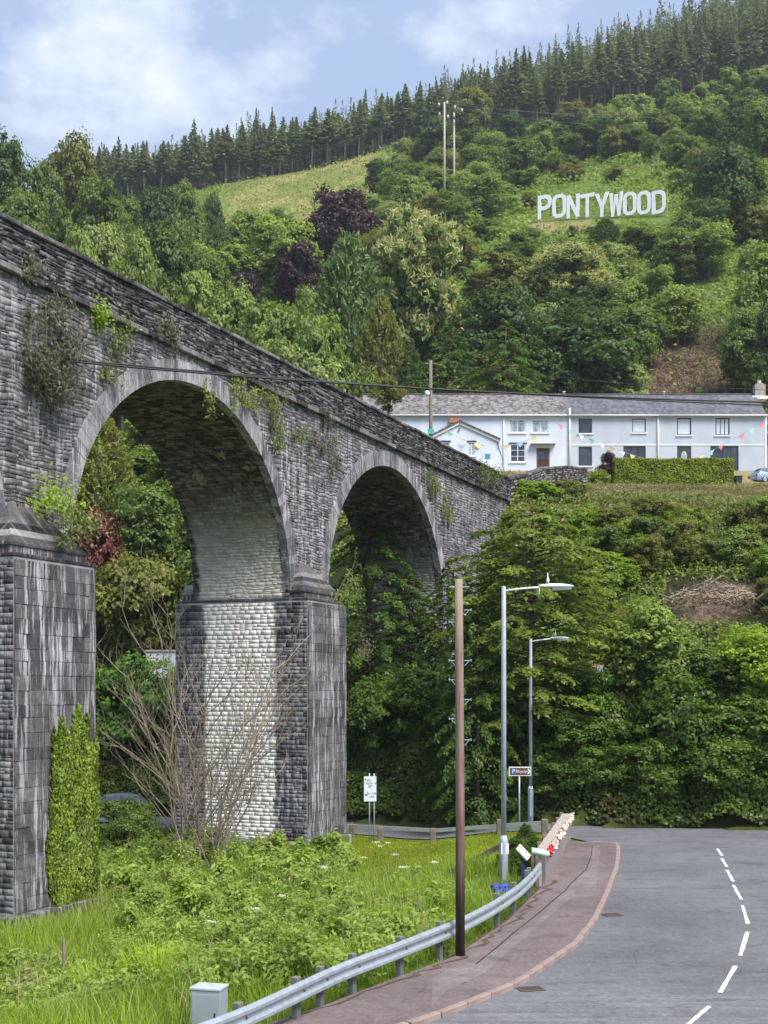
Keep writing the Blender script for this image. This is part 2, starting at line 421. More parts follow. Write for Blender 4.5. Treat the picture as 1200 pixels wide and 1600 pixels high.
# rough strip of older surface near the camera
q = [(700,1556),(900,1553),(1100,1556),(1330,1561),(1700,1720),(560,1720)]
MB().add([(*gp(a, b)[:2], .008) for a, b in q], [tuple(range(len(q)))]).build('rough_road_patch', M['road_rough'])
tag(bpy.data.objects['rough_road_patch'], 'ribbed paler road surface nearest the camera', kind='structure')

pav = []
for Y in list(np.arange(14, 49.6, .6)) + [49.6, 50.2]:
    xl = float(pavx(Y)); xr = float(kx(min(Y, 49.6))) - (.07 if Y < 50 else .5)
    pav.append([(xl + (xr - xl) * k / 4, Y) for k in range(5)])
pavement = strip('pavement', pav, M['pave'], lambda x, y: .105)
tag(pavement, 'reddish asphalt pavement with grey trench patches', kind='structure')
mb = MB()
for i in range(len(pav)-1):          # the drop on the grass side
    (x0, y0), (x1, y1) = pav[i][0], pav[i+1][0]
    mb.add([(x0, y0, .105), (x1, y1, .105), (x1-.02, y1, -.25), (x0-.02, y0, -.25)], [(0,1,2,3)])
mb.build('pavement_edge', M['soil'], pavement)
c6 = lambda pts, z: [(*gp(700 + a/2.4, 1280 + b/2.4, z)[:2], z) for a, b in pts]
for poly, nm in (([(-60,700),(-60,600),(0,560),(110,535),(330,388),(438,268),(518,190),(533,112),(548,97),(572,98),(566,165),(600,170),(598,178),(563,178),(556,262),(592,268),(588,282),(455,300),(292,440),(130,582),(0,640)], 'grey_patch'),
                 ):
    MB().add(c6(poly, .110), [tuple(range(len(poly)))]).build(nm, M['pave_grey'], pavement)
ck = c6([(541,104),(536,140),(519,187),(488,215),(462,240),(440,268),(408,292),(330,360),(252,420),(180,482),(104,544)], .114)
mb = MB()
for a, b in zip(ck[:-1], ck[1:]): mb.bar((a[0],a[1],.1125), (b[0],b[1],.1125), .035, .002)
mb.build('crack', plain('crack_dark', (.03,.028,.026), .95), pavement)
# kerb stones, one by one
def bevel_box(lx, ly, lz, b):
    import bmesh
    bm = bmesh.new(); bmesh.ops.create_cube(bm, size=1); bmesh.ops.scale(bm, vec=(lx, ly, lz), verts=bm.verts)
    bmesh.ops.bevel(bm, geom=bm.edges, offset=b, segments=1, affect='EDGES')
    me = bpy.data.meshes.new('stone'); bm.to_mesh(me); bm.free(); return me
kme = bevel_box(.885, .15, .30, .018); kme.materials.append(M['kerb'])
kp = [Vector((x, y, 0)) for y, x in KERB]
fine = []
for Y in np.arange(14, 49.65, .05): fine.append(Vector((float(kx(Y)), Y, 0)))
for k in range(14):                     # the rounded far end
    a = k / 13 * PI * .48; fine.append(Vector((9.05 - .55 + .55*math.cos(a), 49.6 + .55*math.sin(a), 0)))
for k in range(1, 20): fine.append(Vector((8.5 - k*.05, 50.17, 0)))
acc = 0; last = fine[0]; rk = random.Random(4)
for p, q_ in zip(fine[:-1], fine[1:]):
    acc += (q_ - p).length
    if acc >= .9:
        a = math.atan2(q_.y - last.y, q_.x - last.x)
        o = link('kerb_stone', kme, pavement, ((q_.x + last.x)/2, (q_.y + last.y)/2, -.035 + rk.uniform(-.008, .006)))
        o.rotation_euler = (rk.uniform(-.02,.02), 0, a); acc = 0; last = q_
# centre line dashes
DASH = [((1010,112),(1028,138)),((1026,148),(1046,180)),((1046,192),(1070,235)),((1070,248),(1100,302)),((1104,325),(1125,394)),((1123,424),(1096,513)),((1078,552),(1020,652)),((980,703),(900,772)),((850,815),(740,900))]
road = bpy.data.objects['road']
for i, (a, b) in enumerate(DASH):
    A = gp(700 + a[0]/2.4, 1280 + a[1]/2.4); B = gp(700 + b[0]/2.4, 1280 + b[1]/2.4)
    d = (B - A).normalized(); s = Vector((-d.y, d.x, 0)); n = 7; rr = random.Random(i)
    vs = []
    for k in range(n+1):
        p = A + (B - A) * k / n; wj = .047 + rr.uniform(-.010, .010)
        vs += [(*(p + s*wj)[:2], .0125), (*(p - s*wj)[:2], .0125)]
    MB().add(vs, [(2*k, 2*k+1, 2*k+3, 2*k+2) for k in range(n)]).build('centre_line_dash', M['paint'], road)
# drain covers by the kerb
for px, py, lab in ((829,1546,'rusty drain grate in the road near the foreground kerb'), (956,1430,'small drain grate in the road further along the kerb')):
    g = gp(px, py); e = empty('drain_grate', (g.x, g.y, .012), R(12), lab, 'drain', 'drain grates along the kerb')
    MB().box(-.26,.26,-.2,-.16,0,.012).box(-.26,.26,.16,.2,0,.012).box(-.26,-.22,-.16,.16,0,.012).box(.22,.26,-.16,.16,0,.012).build('frame', M['iron'], e)
    mb = MB()
    for k in range(7): mb.box(-.195+k*.06, -.165+k*.06, -.16, .16, 0, .010)
    mb.build('bars', M['iron'], e)
# soil and litter along the back of the pavement
mb = MB(); rs = random.Random(8)
yy = list(np.arange(21, 40, .35))
vs = []
for y in yy:
    x = float(pavx(y)); a = rs.uniform(.05, .42); b = rs.uniform(.12, .32)
    vs += [(x - b, y + .1, gz1(x - b, y) + .035), (x - .01, y, .09), (x + a, y - .06, .1165)]
n = len(yy)
mb.add(vs, [(3*i+j, 3*i+j+1, 3*i+j+4, 3*i+j+3) for i in range(n-1) for j in range(2)])
tag(mb.build('soil_edge', M['soil']), 'strip of brown soil and leaf litter along the pavement back edge', kind='structure')

# ------------------------------------------------------------------ viaduct
DX, DY = .387, .922
VROT = math.atan2(DY, DX)
VIA = empty('viaduct', (-10.01, 40.78, 0), VROT, 'tall dark stone arched viaduct with pale lime streaks crossing from the left', 'viaduct')
WID, PRJ = 4.76, .9
HA, ZS, RISE = 7.68, 10.35, 7.1                     # half span, springing, rise
PITCH = 19.15
Z_STR, Z_TOP = 18.45, 20.05
CEN = [HA + PITCH * k for k in (-2, -1, 0, 1)]   # arch centres along the viaduct
PIERS = [(c - HA - (PITCH - 2*HA), c - HA) for c in CEN]   # (u0, u1)
U0, U1 = PIERS[0][0], 47.5
def vw(u, v, z): 
    return Vector((-10.01 + DX*u - DY*v, 40.78 + DY*u + DX*v, z))

def stone_mat(name, dark, mid, pale, streak=.5, tintmix=.5, white=None, lichen=None, by_obj=False, mossy=0.0):
    N = Nodes(name); P = N.obj(VIA)
    t = N.rnd() if by_obj else N.attr('tint')
    sx = N.n('ShaderNodeSeparateXYZ', {0: P})
    h = N.math('ADD', sx.outputs['X'], sx.outputs['Y'])
    st = N.n('ShaderNodeCombineXYZ', {0: h, 1: N.math('MULTIPLY', sx.outputs['Z'], .10), 2: 0.0}).outputs[0]
    f2 = N.n('ShaderNodeCombineXYZ', {0: h, 1: sx.outputs['Z'], 2: 0.0}).outputs[0]
    stn = N.math('MULTIPLY', N.math('ADD', N.noise(st, 2.4, 6, .72), N.noise(N.mapping(st, (1,.6,1), (3.3,.2,0)), 8.5, 5, .65)), .5); blot = N.noise(f2, .55, 5, .65); fine = N.noise(P, 14, 4, .7)
    base = N.ramp(N.math('ADD', N.math('MULTIPLY', t, tintmix), N.math('MULTIPLY', blot, 1 - tintmix)), [(.27, dark), (.46, mid), (.68, pale)])
    mf_ = N.noise(f2, 4.5, 5, .72); base = N.mix(.85, base, N.ramp(mf_, [(.34, (.68,.67,.67)), (.5, (.98,.98,.98)), (.66, (1.32,1.31,1.31))]), 'MULTIPLY')
    base = N.mix(.7, base, N.ramp(fine, [(.3, (.62,.62,.62)), (.7, (1.32,1.32,1.34))]), 'MULTIPLY')
    # lime washed out of the joints runs down in pale streaks, soot stays dark between
    lime = N.math('MULTIPLY', N.ramp(stn, [(.505, 0.0), (.565, 1.0)]), streak)
    lime = N.math('MULTIPLY', lime, N.ramp(N.noise(f2, .35, 3), [(.32, 0.1), (.6, 1.0)]))
    c = N.mix(lime, base, (.50,.49,.53))
    drk = N.math('MULTIPLY', N.ramp(N.noise(N.mapping(st, (1,1,1), (7.3,1.1,0)), 1.1, 5, .6), [(.52, 0.0), (.70, 1.0)]), .55)
    c = N.mix(drk, c, (.030,.029,.034))
    if white:      # bleached panel: (axis, lo, hi, zlo, zhi)
        ax, lo, hi, zl, zh, col = white
        a = sx.outputs[ax]
        wob = N.math('MULTIPLY', N.math('SUBTRACT', N.noise(f2, 1.2, 4), .5), .55)
        a2 = N.math('ADD', a, wob)
        k = N.n('ShaderNodeMapRange', {'Value': a2, 1: lo, 2: lo + .25}, interpolation_type='SMOOTHSTEP').outputs[0]
        k2 = N.n('ShaderNodeMapRange', {'Value': a2, 1: hi - .25, 2: hi, 3: 1.0, 4: 0.0}, interpolation_type='SMOOTHSTEP').outputs[0]
        zz = N.math('ADD', sx.outputs['Z'], N.math('MULTIPLY', wob, 3.0))
        k3 = N.n('ShaderNodeMapRange', {'Value': zz, 1: zl, 2: zh, 3: 1.0, 4: 0.0}, interpolation_type='SMOOTHSTEP').outputs[0]
        fac = N.math('MULTIPLY', N.math('MULTIPLY', k, k2), k3)
        wn_ = N.mix(.8, col, N.ramp(N.noise(f2, 2.2, 6, .7), [(.3, (.62,.59,.58)), (.55, (1.0,1.0,1.0))]), 'MULTIPLY')
        wn_ = N.mix(.5, wn_, N.ramp(fine, [(.3, (.7,.7,.7)), (.7, (1.15,1.15,1.15))]), 'MULTIPLY')
        c = N.mix(N.math('MULTIPLY', fac, .93), c, wn_)
    if lichen:
        c = N.mix(N.math('MULTIPLY', N.ramp(N.noise(P, lichen[1], 4, .6), [(lichen[2], 0.0), (lichen[2]+.05, 1.0)]), .8), c, lichen[0])
    if mossy:
        c = N.mix(N.math('MULTIPLY', N.ramp(N.noise(f2, .9, 5), [(.55, 0.0), (.72, 1.0)]), mossy), c, (.10,.12,.045))
    N.bump(fine, .45, .03)
    return N.done(c, .92, spec=.15)
DK, MD, PL = (.042,.040,.047), (.150,.146,.164), (.330,.325,.352)
M['st_span'] = stone_mat('spandrel_rubble_stone', (.070,.066,.072), (.165,.157,.172), (.30,.29,.31), .75, .42, mossy=.25)
M['st_par'] = stone_mat('parapet_rubble_stone', (.024,.023,.027), (.060,.056,.062), (.17,.16,.17), .25, .75, lichen=((.52,.52,.53), 2.2, .69))
M['st_ring'] = stone_mat('voussoir_stone', (.085,.083,.095), (.165,.159,.175), (.32,.31,.33), .9, .3, by_obj=True)
M['st_pier'] = stone_mat('pier_ashlar_stone', (.040,.038,.043), (.085,.081,.088), (.17,.164,.175), 1.0, .22, by_obj=True)
M['st_pier_f'] = stone_mat('pier_inner_stone', (.030,.029,.034), (.085,.082,.092), (.20,.195,.21), .5, .5, white=('Y', .55, 4.25, 10.6, 12.5, (.80,.775,.765)))
M['st_barrel'] = stone_mat('arch_barrel_brick', (.036,.029,.024), (.085,.070,.058), (.20,.17,.15), .15, .55, white=('Y', .25, 4.6, 10.6, 15.2, (.60,.56,.53)), lichen=((.36,.29,.22), 1.1, .63))
M['st_cap'] = stone_mat('coping_stone', (.035,.033,.038), (.085,.080,.085), (.20,.19,.19), .3, .6, by_obj=True, lichen=((.5,.5,.5), 1.6, .66), mossy=.3)
M['st_pale'] = stone_mat('pale_weathering_slab', (.12,.115,.118), (.22,.212,.215), (.42,.41,.41), .5, .4, by_obj=True, mossy=.5)
M['mortar'] = plain('dark_mortar', (.085,.082,.088), .95, var=.4, scale=1.5)
M['joint'] = plain('pale_lime_joint', (.30,.29,.31), .95, var=.5, scale=.8)
M['mortar_b'] = plain('barrel_mortar', (.075,.066,.060), .95, var=.4, scale=1.5)

def stone_field(name, mapf, s0, s1, t0, t1, hr, lr, mat, keep=None, depth=(.03,.08), gap=.012, seed=0, parent=VIA, wob=.10, ins=.018):
    """courses of separate stones, one joined mesh; mapf(s, t, n) -> xyz"""
    r = np.random.RandomState(seed); S = []; t = t0
    while t < t1 - .02:
        h = r.uniform(*hr); tb = min(t + h, t1); s = s0 - r.uniform(0, lr[1])
        while s < s1:
            l = r.uniform(*lr); a, b = max(s, s0), min(s + l, s1); s += l
            if b - a < .05: continue
            S.append((a + gap, b - gap, t + gap, tb - gap))
        t = tb
    S = np.array(S)
    n0 = len(S); sp = r.uniform(size=n0) < .16; hm = (S[:,2] + S[:,3])/2 + r.uniform(-.02,.02,n0)     # some stones are two thin ones
    A_ = S[sp].copy(); A_[:,2] = hm[sp] + gap*.6; S[sp,3] = hm[sp] - gap*.6; S = np.concatenate([S, A_])
    if keep is not None: S = S[keep(S)]
    n = len(S); d = r.uniform(depth[0], depth[1], n); j = lambda: r.uniform(-1, 1, n) * gap * 1.1
    cs = [(S[:,0], S[:,2]), (S[:,1], S[:,2]), (S[:,1], S[:,3]), (S[:,0], S[:,3])]
    sg = [(1,1),(-1,1),(-1,-1),(1,-1)]
    wv = lambda a, b: b + wob*(vnoise(a*1.0 + seed, b, .7, 1) - .5 + .6*(vnoise(a, b + seed, .25, 2) - .5)) * np.clip(np.minimum(b - t0, t1 - b)*4, 0, 1)
    cs = [(a, wv(a, b)) for a, b in cs]
    V = []
    jj = [(j(), j()) for _ in range(4)]
    for (a, b), (ja, jb) in zip(cs, jj): V.append(np.stack(mapf(a + ja, b + jb, 0*d - .01), 1))
    for (a, b), (ja, jb), (p, q) in zip(cs, jj, sg): V.append(np.stack(mapf(a + ja + p*ins, b + jb + q*ins, d + r.uniform(-1,1,n)*min(.012, (depth[1]-depth[0])*.5)), 1))
    V = np.stack(V, 1).reshape(-1, 3)
    o = np.arange(n)[:, None] * 8
    Q = np.concatenate([o + np.array(f) for f in ((4,5,6,7),(0,1,5,4),(1,2,6,5),(2,3,7,6),(3,0,4,7))])
    tint = np.repeat(r.uniform(0, 1, n), 8)
    ob = link(name, npmesh(name, V, Q, mat, tint), parent); tag(ob, kind='stuff'); return ob

def arch_z(u, extra=0.0):
    """height of the arch line (0 outside arches: pier cap level)"""
    z = np.full(np.shape(u), 10.0)
    for c in CEN:
        x = np.abs(np.asarray(u) - c) / (HA + extra)
        z = np.where(x < 1, np.maximum(z, ZS + (RISE + extra) * np.sqrt(np.clip(1 - x*x, 0, 1))), z)
    return z
us = np.unique(np.concatenate([np.arange(U0, U1, .6)] + [c + HA * np.cos(np.linspace(0, PI, 61)) for c in CEN] + [[U1]]))
us = us[(us >= U0) & (us <= U1)]
for v, nm in ((0.0, 'spandrel_wall'), (WID, 'spandrel_wall')):
    zb = arch_z(us); zb = np.where(us > CEN[-1] + HA, 4.0, zb)
    V = np.concatenate([np.stack([us, 0*us + v, zb], 1), np.stack([us, 0*us + v, 0*us + Z_STR], 1)])
    n = len(us); Q = np.array([(i, i+1, n+i+1, n+i) for i in range(n-1)])
    sp = link(nm, npmesh(nm, V, Q, M['st_span']), VIA)
    if v == 0: SPAN = sp
def keep_span(S):
    ok = np.ones(len(S), bool)
    for k in (0, 1):
        for kz in (2, 3): ok &= S[:, kz] > arch_z(S[:, k], .45) - .02
    return ok
stone_field('rubble_stones', lambda s, t, n: (s, -n, t), -22, U1, 10.05, Z_STR - .02, (.10,.22), (.16,.48), M['st_span'], keep_span, (.004,.026), .006, seed=2, wob=.13, parent=SPAN)
# arch rings: voussoirs
RT = .72
def voussoir(t0, t1):
    def P(t, e): 
        n = Vector((-math.cos(t)*RISE, 0, math.sin(t)*HA)).normalized()
        return Vector((-HA*math.cos(t), 0, RISE*math.sin(t))) + n * e
    g = .0006
    vs = []
    for y in (-.050, .30):
        for t, e in ((t0+g, -.02), (t1-g, -.02), (t1-g, RT), (t0+g, RT)):
            p = P(t, e); vs.append((p.x, y, p.z))
    cxm = sum(v[0] for v in vs)/8; czm = sum(v[2] for v in vs)/8
    vs = [(v[0] + (cxm - v[0])*(.010 if v[1] < 0 else 0), v[1], v[2] + (czm - v[2])*(.010 if v[1] < 0 else 0)) for v in vs]
    return MB().add(vs, [(0,1,2,3),(7,6,5,4),(0,4,5,1),(1,5,6,2),(2,6,7,3),(3,7,4,0)]).mesh('voussoir', M['st_ring'])
NV = 62
vmes = [voussoir(PI*k/NV, PI*(k+1)/NV) for k in range(NV)]
rv = random.Random(3)
for ci in (1, 2, 3):
    ring = empty('arch_ring', (CEN[ci], 0, ZS)); ring.parent = VIA
    for k in range(NV):
        if ci == 1 and k < 30: continue
        o = link('voussoir', vmes[k], ring); o.location = (0, rv.uniform(-.012, .012), 0)
# barrels
th = np.linspace(0, PI, 49)
for ci in (0, 1, 2, 3):
    V = []
    for v in (0.0, WID): V.append(np.stack([CEN[ci] - HA*np.cos(th), 0*th + v, ZS + RISE*np.sin(th)], 1))
    # short jambs down to the pier caps
    n = len(th); V = np.concatenate(V)
    Q = np.array([(i+1, i, n+i, n+i+1) for i in range(n-1)])
    bar = link('arch_barrel', npmesh('arch_barrel', V, Q, M['st_barrel'], smooth=True), VIA)
    if ci in (2, 3):
        arc = lambda t, c=CEN[ci]: t / (HA * PI * .965) * PI
        def mf(s, t, nn, c=CEN[ci]):
            a = np.clip(t, 0, 23.2) / 23.2 * PI
            return (c - (HA - nn)*np.cos(a), s, ZS + (RISE - nn)*np.sin(a) + np.minimum(t, 0) + np.minimum(23.2 - t, 0))
        stone_field('barrel_stones', mf, .02, WID - .02, -.34, 23.54, (.12,.20), (.22,.52), M['st_barrel'], None, (.006,.022), .005, seed=20+ci, parent=bar)
UA = CEN[-1] + HA
abut = MB().box(UA + .005, U1, .01, WID - .01, 0, ZS + .3).build('abutment', M['st_barrel'], VIA)
stone_field('facing_stones', lambda s, t, n: (UA + .005 - n, s, t), .02, WID - .02, 2.5, ZS - .02, (.13,.24), (.20,.55), M['st_barrel'], None, (.002,.014), .004, seed=61, parent=abut, wob=.03)
stone_field('rubble_stones', lambda s, t, n: (s, -n, t), UA, U1, 4.2, 10.05, (.10,.22), (.16,.48), M['st_span'], None, (.008,.040), .008, seed=62, parent=SPAN, wob=.13)
for (u0, u1) in PIERS[1:]:
    if u0 > U1: continue
    MB().box(u0 + .01, min(u1, U1) - .01, .01, WID - .01, 9.5, ZS + .15).build('pier_shaft', M['st_barrel'], VIA)
# string course and parapets
MB().box(U0, U1, .05, WID - .05, Z_STR - .6, Z_STR + .02).build('deck', plain('deck_gravel', (.12,.11,.09), .95), VIA)
for v0, v1 in ((-.16, .4), (WID - .4, WID + .16)):
    sc_ = MB().box(U0, U1, min(v0, v1) + .1, max(v0, v1) - .06, Z_STR - .02, Z_STR + .14).build('string_course', M['mortar'], VIA)
    if v0 < 0: STRG = sc_
PAR = MB().box(U0, U1, .0, .45, Z_STR + .14, Z_TOP - .12).build('parapet', M['mortar'], VIA)
MB().box(U0, U1, WID - .45, WID, Z_STR + .14, Z_TOP - .12).build('parapet', M['mortar'], VIA)
MB().box(U0, U1, WID - .52, WID + .06, Z_TOP - .12, Z_TOP).build('coping', M['mortar'], VIA)
stone_field('rubble_stones', lambda s, t, n: (s, .0 - n, t), -22, U1, Z_STR + .15, Z_TOP - .12, (.08,.17), (.16,.50), M['st_par'], None, (.01,.055), .009, seed=5, wob=.11, parent=PAR)
lme = bevel_box(1.12, .62, .20, .025); lme.materials.append(M['st_cap'])
cme = bevel_box(.96, .62, .15, .03); cme.materials.append(M['st_cap'])
u = -22.0
while u < U1:
    o = link('ledge_stone', lme, STRG, (u + .57, .10 + rv.uniform(-.02, .02), Z_STR + .07 + rv.uniform(-.012, .012))); u += 1.14
u = -22.0
while u < U1:
    o = link('coping_stone', cme, PAR, (u + .49, .20 + rv.uniform(-.03, .03), Z_TOP - .06 + rv.uniform(-.02, .02)))
    o.rotation_euler = (rv.uniform(-.02,.02), rv.uniform(-.012,.012), 0); u += .98
# piers
sb = bevel_box(1, 1, 1, .03); sb.materials.append(M['st_pier'])
blocks = []
for i in range(4):
    me = bevel_box(1, 1, 1, .022); rr = random.Random(i)
    for vtx in me.vertices: vtx.co += Vector([rr.uniform(-.02, .02) for _ in range(3)])
    me.materials.append(M['st_pier']); blocks.append(me)
def wall_blocks(parent, face, L, z0, z1, seed, row=(.33,.42), ln=(.55,1.05)):
    """separate ashlar blocks on one face; face(s, z, n) -> (loc, rotz)"""
    r = random.Random(seed); z = z0; k = 0
    while z < z1 - .05:
        h = min(r.uniform(*row), z1 - z)
        if z1 - z - h < .15: h = z1 - z
        s = 0.0; quo = .34 if k % 2 else .62
        cuts = [0, quo]
        while cuts[-1] < L - (.62 if k % 2 else .34) - .35: cuts.append(cuts[-1] + r.uniform(*ln))
        cuts[-1] = L - (.62 if k % 2 else .34); cuts.append(L)
        for a, b in zip(cuts[:-1], cuts[1:]):
            if b - a < .08: continue
            corner = (a == 0 or b == L)
            o = link('stone', blocks[r.randrange(4)], parent)
            o.location = face((a+b)/2, z + h/2, r.uniform(.0, .022) + (.012 if corner else 0)); o.scale = (b - a - .009, .16, h - .009); o.rotation_euler = (r.uniform(-.012,.012), 0, r.uniform(-.012,.012))
        z += h; k += 1
for pi, (u0, u1) in enumerate(PIERS):
    ua, ub = u0 - .05, u1 + .05; va, vb = -PRJ, WID + PRJ
    zb = -2.2
    pier = MB().box(ua, ub, va, vb, zb, 10.0).build('pier', M['joint'], VIA)
    if pi in (2, 3):
        wall_blocks(pier, lambda s, z, n, ua=ua: (ua + s, va + .05 - n, z), ub - ua, -.42, 9.82, 10 + pi, (.34,.46), (.72,1.35))
    if pi in (1, 2, 3, 4):
        ex = [ua] + ([ub] if pi < 2 else [])
        stone_field('facing_stones', lambda s, t, n, ua=ua: (ua - n, s, t), va + .02, vb - .02, -.42 if pi != 4 else 3, 9.82, (.13,.24), (.20,.55), M['st_pier_f'], None, (.003,.0048), .002, seed=40+pi, parent=pier, wob=.02, ins=.003)
        if pi in (1, 4):
            stone_field('facing_stones', lambda s, t, n: (s, va - n, t), ua, ub, 2 if pi == 4 else -.4, 9.82, (.3,.42), (.5,.95), M['st_par'], None, (.02,.05), .011, seed=50+pi, parent=pier)
    # plinth and cap ledge
    MB().box(ua - .22, ub + .22, va - .22, vb + .22, zb, -.5).build('plinth', M['st_pier'], pier, bevel=.05)
    MB().box(ua - .03, ub + .03, va - .03, vb + .03, 9.90, 10.02).build('cap_ledge', M['st_cap'], pier, bevel=.03)
    # stepped weathering on both shoulders of the pier
    for side in (0, 1):
        f = (lambda v: v) if side == 0 else (lambda v: WID - v)
        y0, y1 = sorted((f(-.66), f(.0)))
        MB().box(u0 + .1, u1 - .1, y0, y1, 10.02, 10.34).build('shoulder', M['st_pier'], pier, bevel=.03)
        for k in range(6):                     # overlapping sloped slabs, hipped on three sides
            d0, d1 = .70 - .112*k, .70 - .112*(k + 1) - .01; a0, a1 = .07 + .12*k, .07 + .12*(k + 1); b0, b1 = .07 + .30*k, .07 + .30*(k + 1); z0, z1 = 10.34 + .20*k, 10.34 + .20*(k + 1) + .03
            L0, L1, R0, R1 = u0 - .03 + a0, u0 - .01 + a1, u1 + .03 - b0, u1 + .01 - b1
            vs = [(L0,f(-d0),z0),(R0,f(-d0),z0),(R0,f(0),z0),(L0,f(0),z0),(L1,f(-d1),z1),(R1,f(-d1),z1),(R1,f(0),z1),(L1,f(0),z1)]
            vs += [(x, y, z - .07) for x, y, z in vs[:4]]
            MB().add(vs, [(4,5,6,7),(0,1,5,4),(1,2,6,5),(2,3,7,6),(3,0,4,7),(8,9,1,0),(9,10,2,1),(10,11,3,2),(11,8,0,3),(11,10,9,8)]).build('weathering_slab', M['st_pale'] if k in (1, 3) else M['st_cap'], pier)

# stone wall carrying on up the hill from the end of the viaduct
def st2(name, **k):
    return None
hw = [(8.4, 84.6, 20.05), (10.0, 88.0, 20.9), (11.6, 92.0, 22.0), (13.8, 96.5, 22.9), (16.0, 101.0, 23.5)]
HW = empty('hillside_wall', (8.4, 84.6, 18), 0, 'dark rubble stone wall curving up the hill from the viaduct end to the houses', 'wall')
M['st_wall'] = stone_mat('hillside_wall_stone', (.035,.033,.034), (.10,.095,.095), (.26,.25,.25), .2, .8, mossy=.4)
for a, b in zip(hw[:-1], hw[1:]):
    A = Vector(a) - Vector((8.4,84.6,18)); B = Vector(b) - Vector((8.4,84.6,18)); L = (B - A).length
    d = (B - A).normalized(); nrm = Vector((d.y, -d.x, 0)).normalized()
    dn = 2.6
    core = MB().add([A, B, B - nrm*.45, A - nrm*.45, A - Vector((0,0,dn)), B - Vector((0,0,dn)), B - nrm*.45 - Vector((0,0,dn)), A - nrm*.45 - Vector((0,0,dn))],
             [(0,1,2,3),(7,6,5,4),(0,4,5,1),(1,5,6,2),(2,6,7,3),(3,7,4,0)]).build('wall_core', M['mortar'], HW)
    def mf(s, t, n, A=A, d=d, nrm=nrm, dn=dn):
        return (A.x + d.x*s + nrm.x*n, A.y + d.y*s + nrm.y*n, A.z + d.z*s + t - dn)
    stone_field('rubble_stones', mf, 0, L, 0.2, dn - .1, (.12,.22), (.2,.55), M['st_wall'], None, (.02,.07), .011, seed=int(L*100), parent=core)
    k = 0.0
    while k < L - .2:
        p = A + d*(k + .42)
        o = link('coping_stone', cme, core, (p.x - nrm.x*.2, p.y - nrm.y*.2, p.z + .02)); o.rotation_euler = (0, -math.asin(d.z), math.atan2(d.y, d.x)); o.scale = (.84, .95, 1.3); k += .84
# ------------------------------------------------------------------ houses
HY = 121.0
hx = lambda px, Y=HY: xat(px, Y)
hz = lambda py, Y=HY: zat(py, Y)
GZH = 26.15
def render_mat(name, col):
    N = Nodes(name); p = N.obj()
    n1 = N.noise(N.mapping(p, (1,1,.6)), .8, 6, .65); n2 = N.noise(p, 40, 3, .6)
    c = N.ramp(n1, [(.3, tuple(x*.86 for x in col)), (.65, col)]); N.bump(n2, .35, .02)
    return N.done(c, .9, spec=.2)
M['wall_white'] = render_mat('white_render', (.68,.74,.84))
M['wall_grey'] = render_mat('pale_grey_render', (.53,.57,.66))
M['trim_white'] = plain('white_trim', (.80,.80,.80), .5, var=.08)
M['frame_black'] = plain('black_frame', (.022,.025,.035), .4, var=.2)
M['door_brown'] = plain('dark_brown_door', (.055,.028,.020), .5, var=.3)
M['door_grey'] = plain('charcoal_door', (.045,.048,.055), .45, var=.2)
M['brick_red'] = plain('orange_brick', (.42,.17,.10), .9, var=.3, scale=8)
M['pot'] = plain('chimney_render', (.36,.31,.27), .9, var=.3, scale=4)
def glass(name, col, rough=.08):
    N = Nodes(name); c = N.ramp(N.noise(N.mapping(N.pos(), (1.7,1.7,.8)), 1.2, 3), [(.35, tuple(x*.55 for x in col)), (.65, tuple(min(1,x*1.7) for x in col))])
    return N.done(c, rough, spec=.8)
M['glass_dark'] = glass('dark_window_glass', (.035,.045,.055))
M['glass_sky'] = glass('bright_window_glass', (.30,.36,.42))
M['curtain'] = plain('window_net_curtain', (.60,.66,.74), .8, var=.12, scale=9)
def slate_mat(name, d, l, mode):
    N = Nodes(name); p = N.obj()
    t = N.attr('tint'); n1 = N.noise(p, .6, 6, .7); n2 = N.noise(p, 5, 4, .65)
    c = N.ramp(N.math('ADD', N.math('MULTIPLY', t, .45), N.math('MULTIPLY', n1, .55)), [(.3, d), (.7, l)])
    if mode:
        c = N.mix(N.math('MULTIPLY', N.ramp(n2, [(.55, 0.0), (.66, 1.0)]), .75), c, (.40,.38,.38))
        c = N.mix(N.math('MULTIPLY', N.ramp(N.noise(p, 1.1, 4), [(.56, 0.0), (.66, 1.0)]), .6), c, (.10,.075,.06))
    return N.done(c, .75, spec=.3)
M['slate_old'] = slate_mat('old_mottled_slate', (.085,.075,.078), (.25,.235,.245), True)
M['tile_dark'] = slate_mat('dark_roof_tile', (.085,.085,.105), (.165,.165,.195), False)

def wall_openings(name, x0, x1, z0, z1, ops, y, mat, parent, depth=.16):
    """front wall with real openings and reveals; ops (x0,x1,z0,z1)"""
    xs = sorted({x0, x1, *[o[0] for o in ops], *[o[1] for o in ops]}); zs = sorted({z0, z1, *[o[2] for o in ops], *[o[3] for o in ops]})
    xs = [x for x in xs if x0 <= x <= x1]; zs = [z for z in zs if z0 <= z <= z1]
    mb = MB()
    for a, b in zip(xs[:-1], xs[1:]):
        for c, d in zip(zs[:-1], zs[1:]):
            m, k = (a+b)/2, (c+d)/2
            if any(o[0] < m < o[1] and o[2] < k < o[3] for o in ops): continue
            mb.add([(a,y,c),(b,y,c),(b,y,d),(a,y,d)], [(0,1,2,3)])
    for a, b, c, d in ops:
        mb.add([(a,y,c),(b,y,c),(b,y,d),(a,y,d),(a,y+depth,c),(b,y+depth,c),(b,y+depth,d),(a,y+depth,d)], [(0,1,5,4),(1,2,6,5),(2,3,7,6),(3,0,4,7)])
    return mb.build(name, mat, parent)
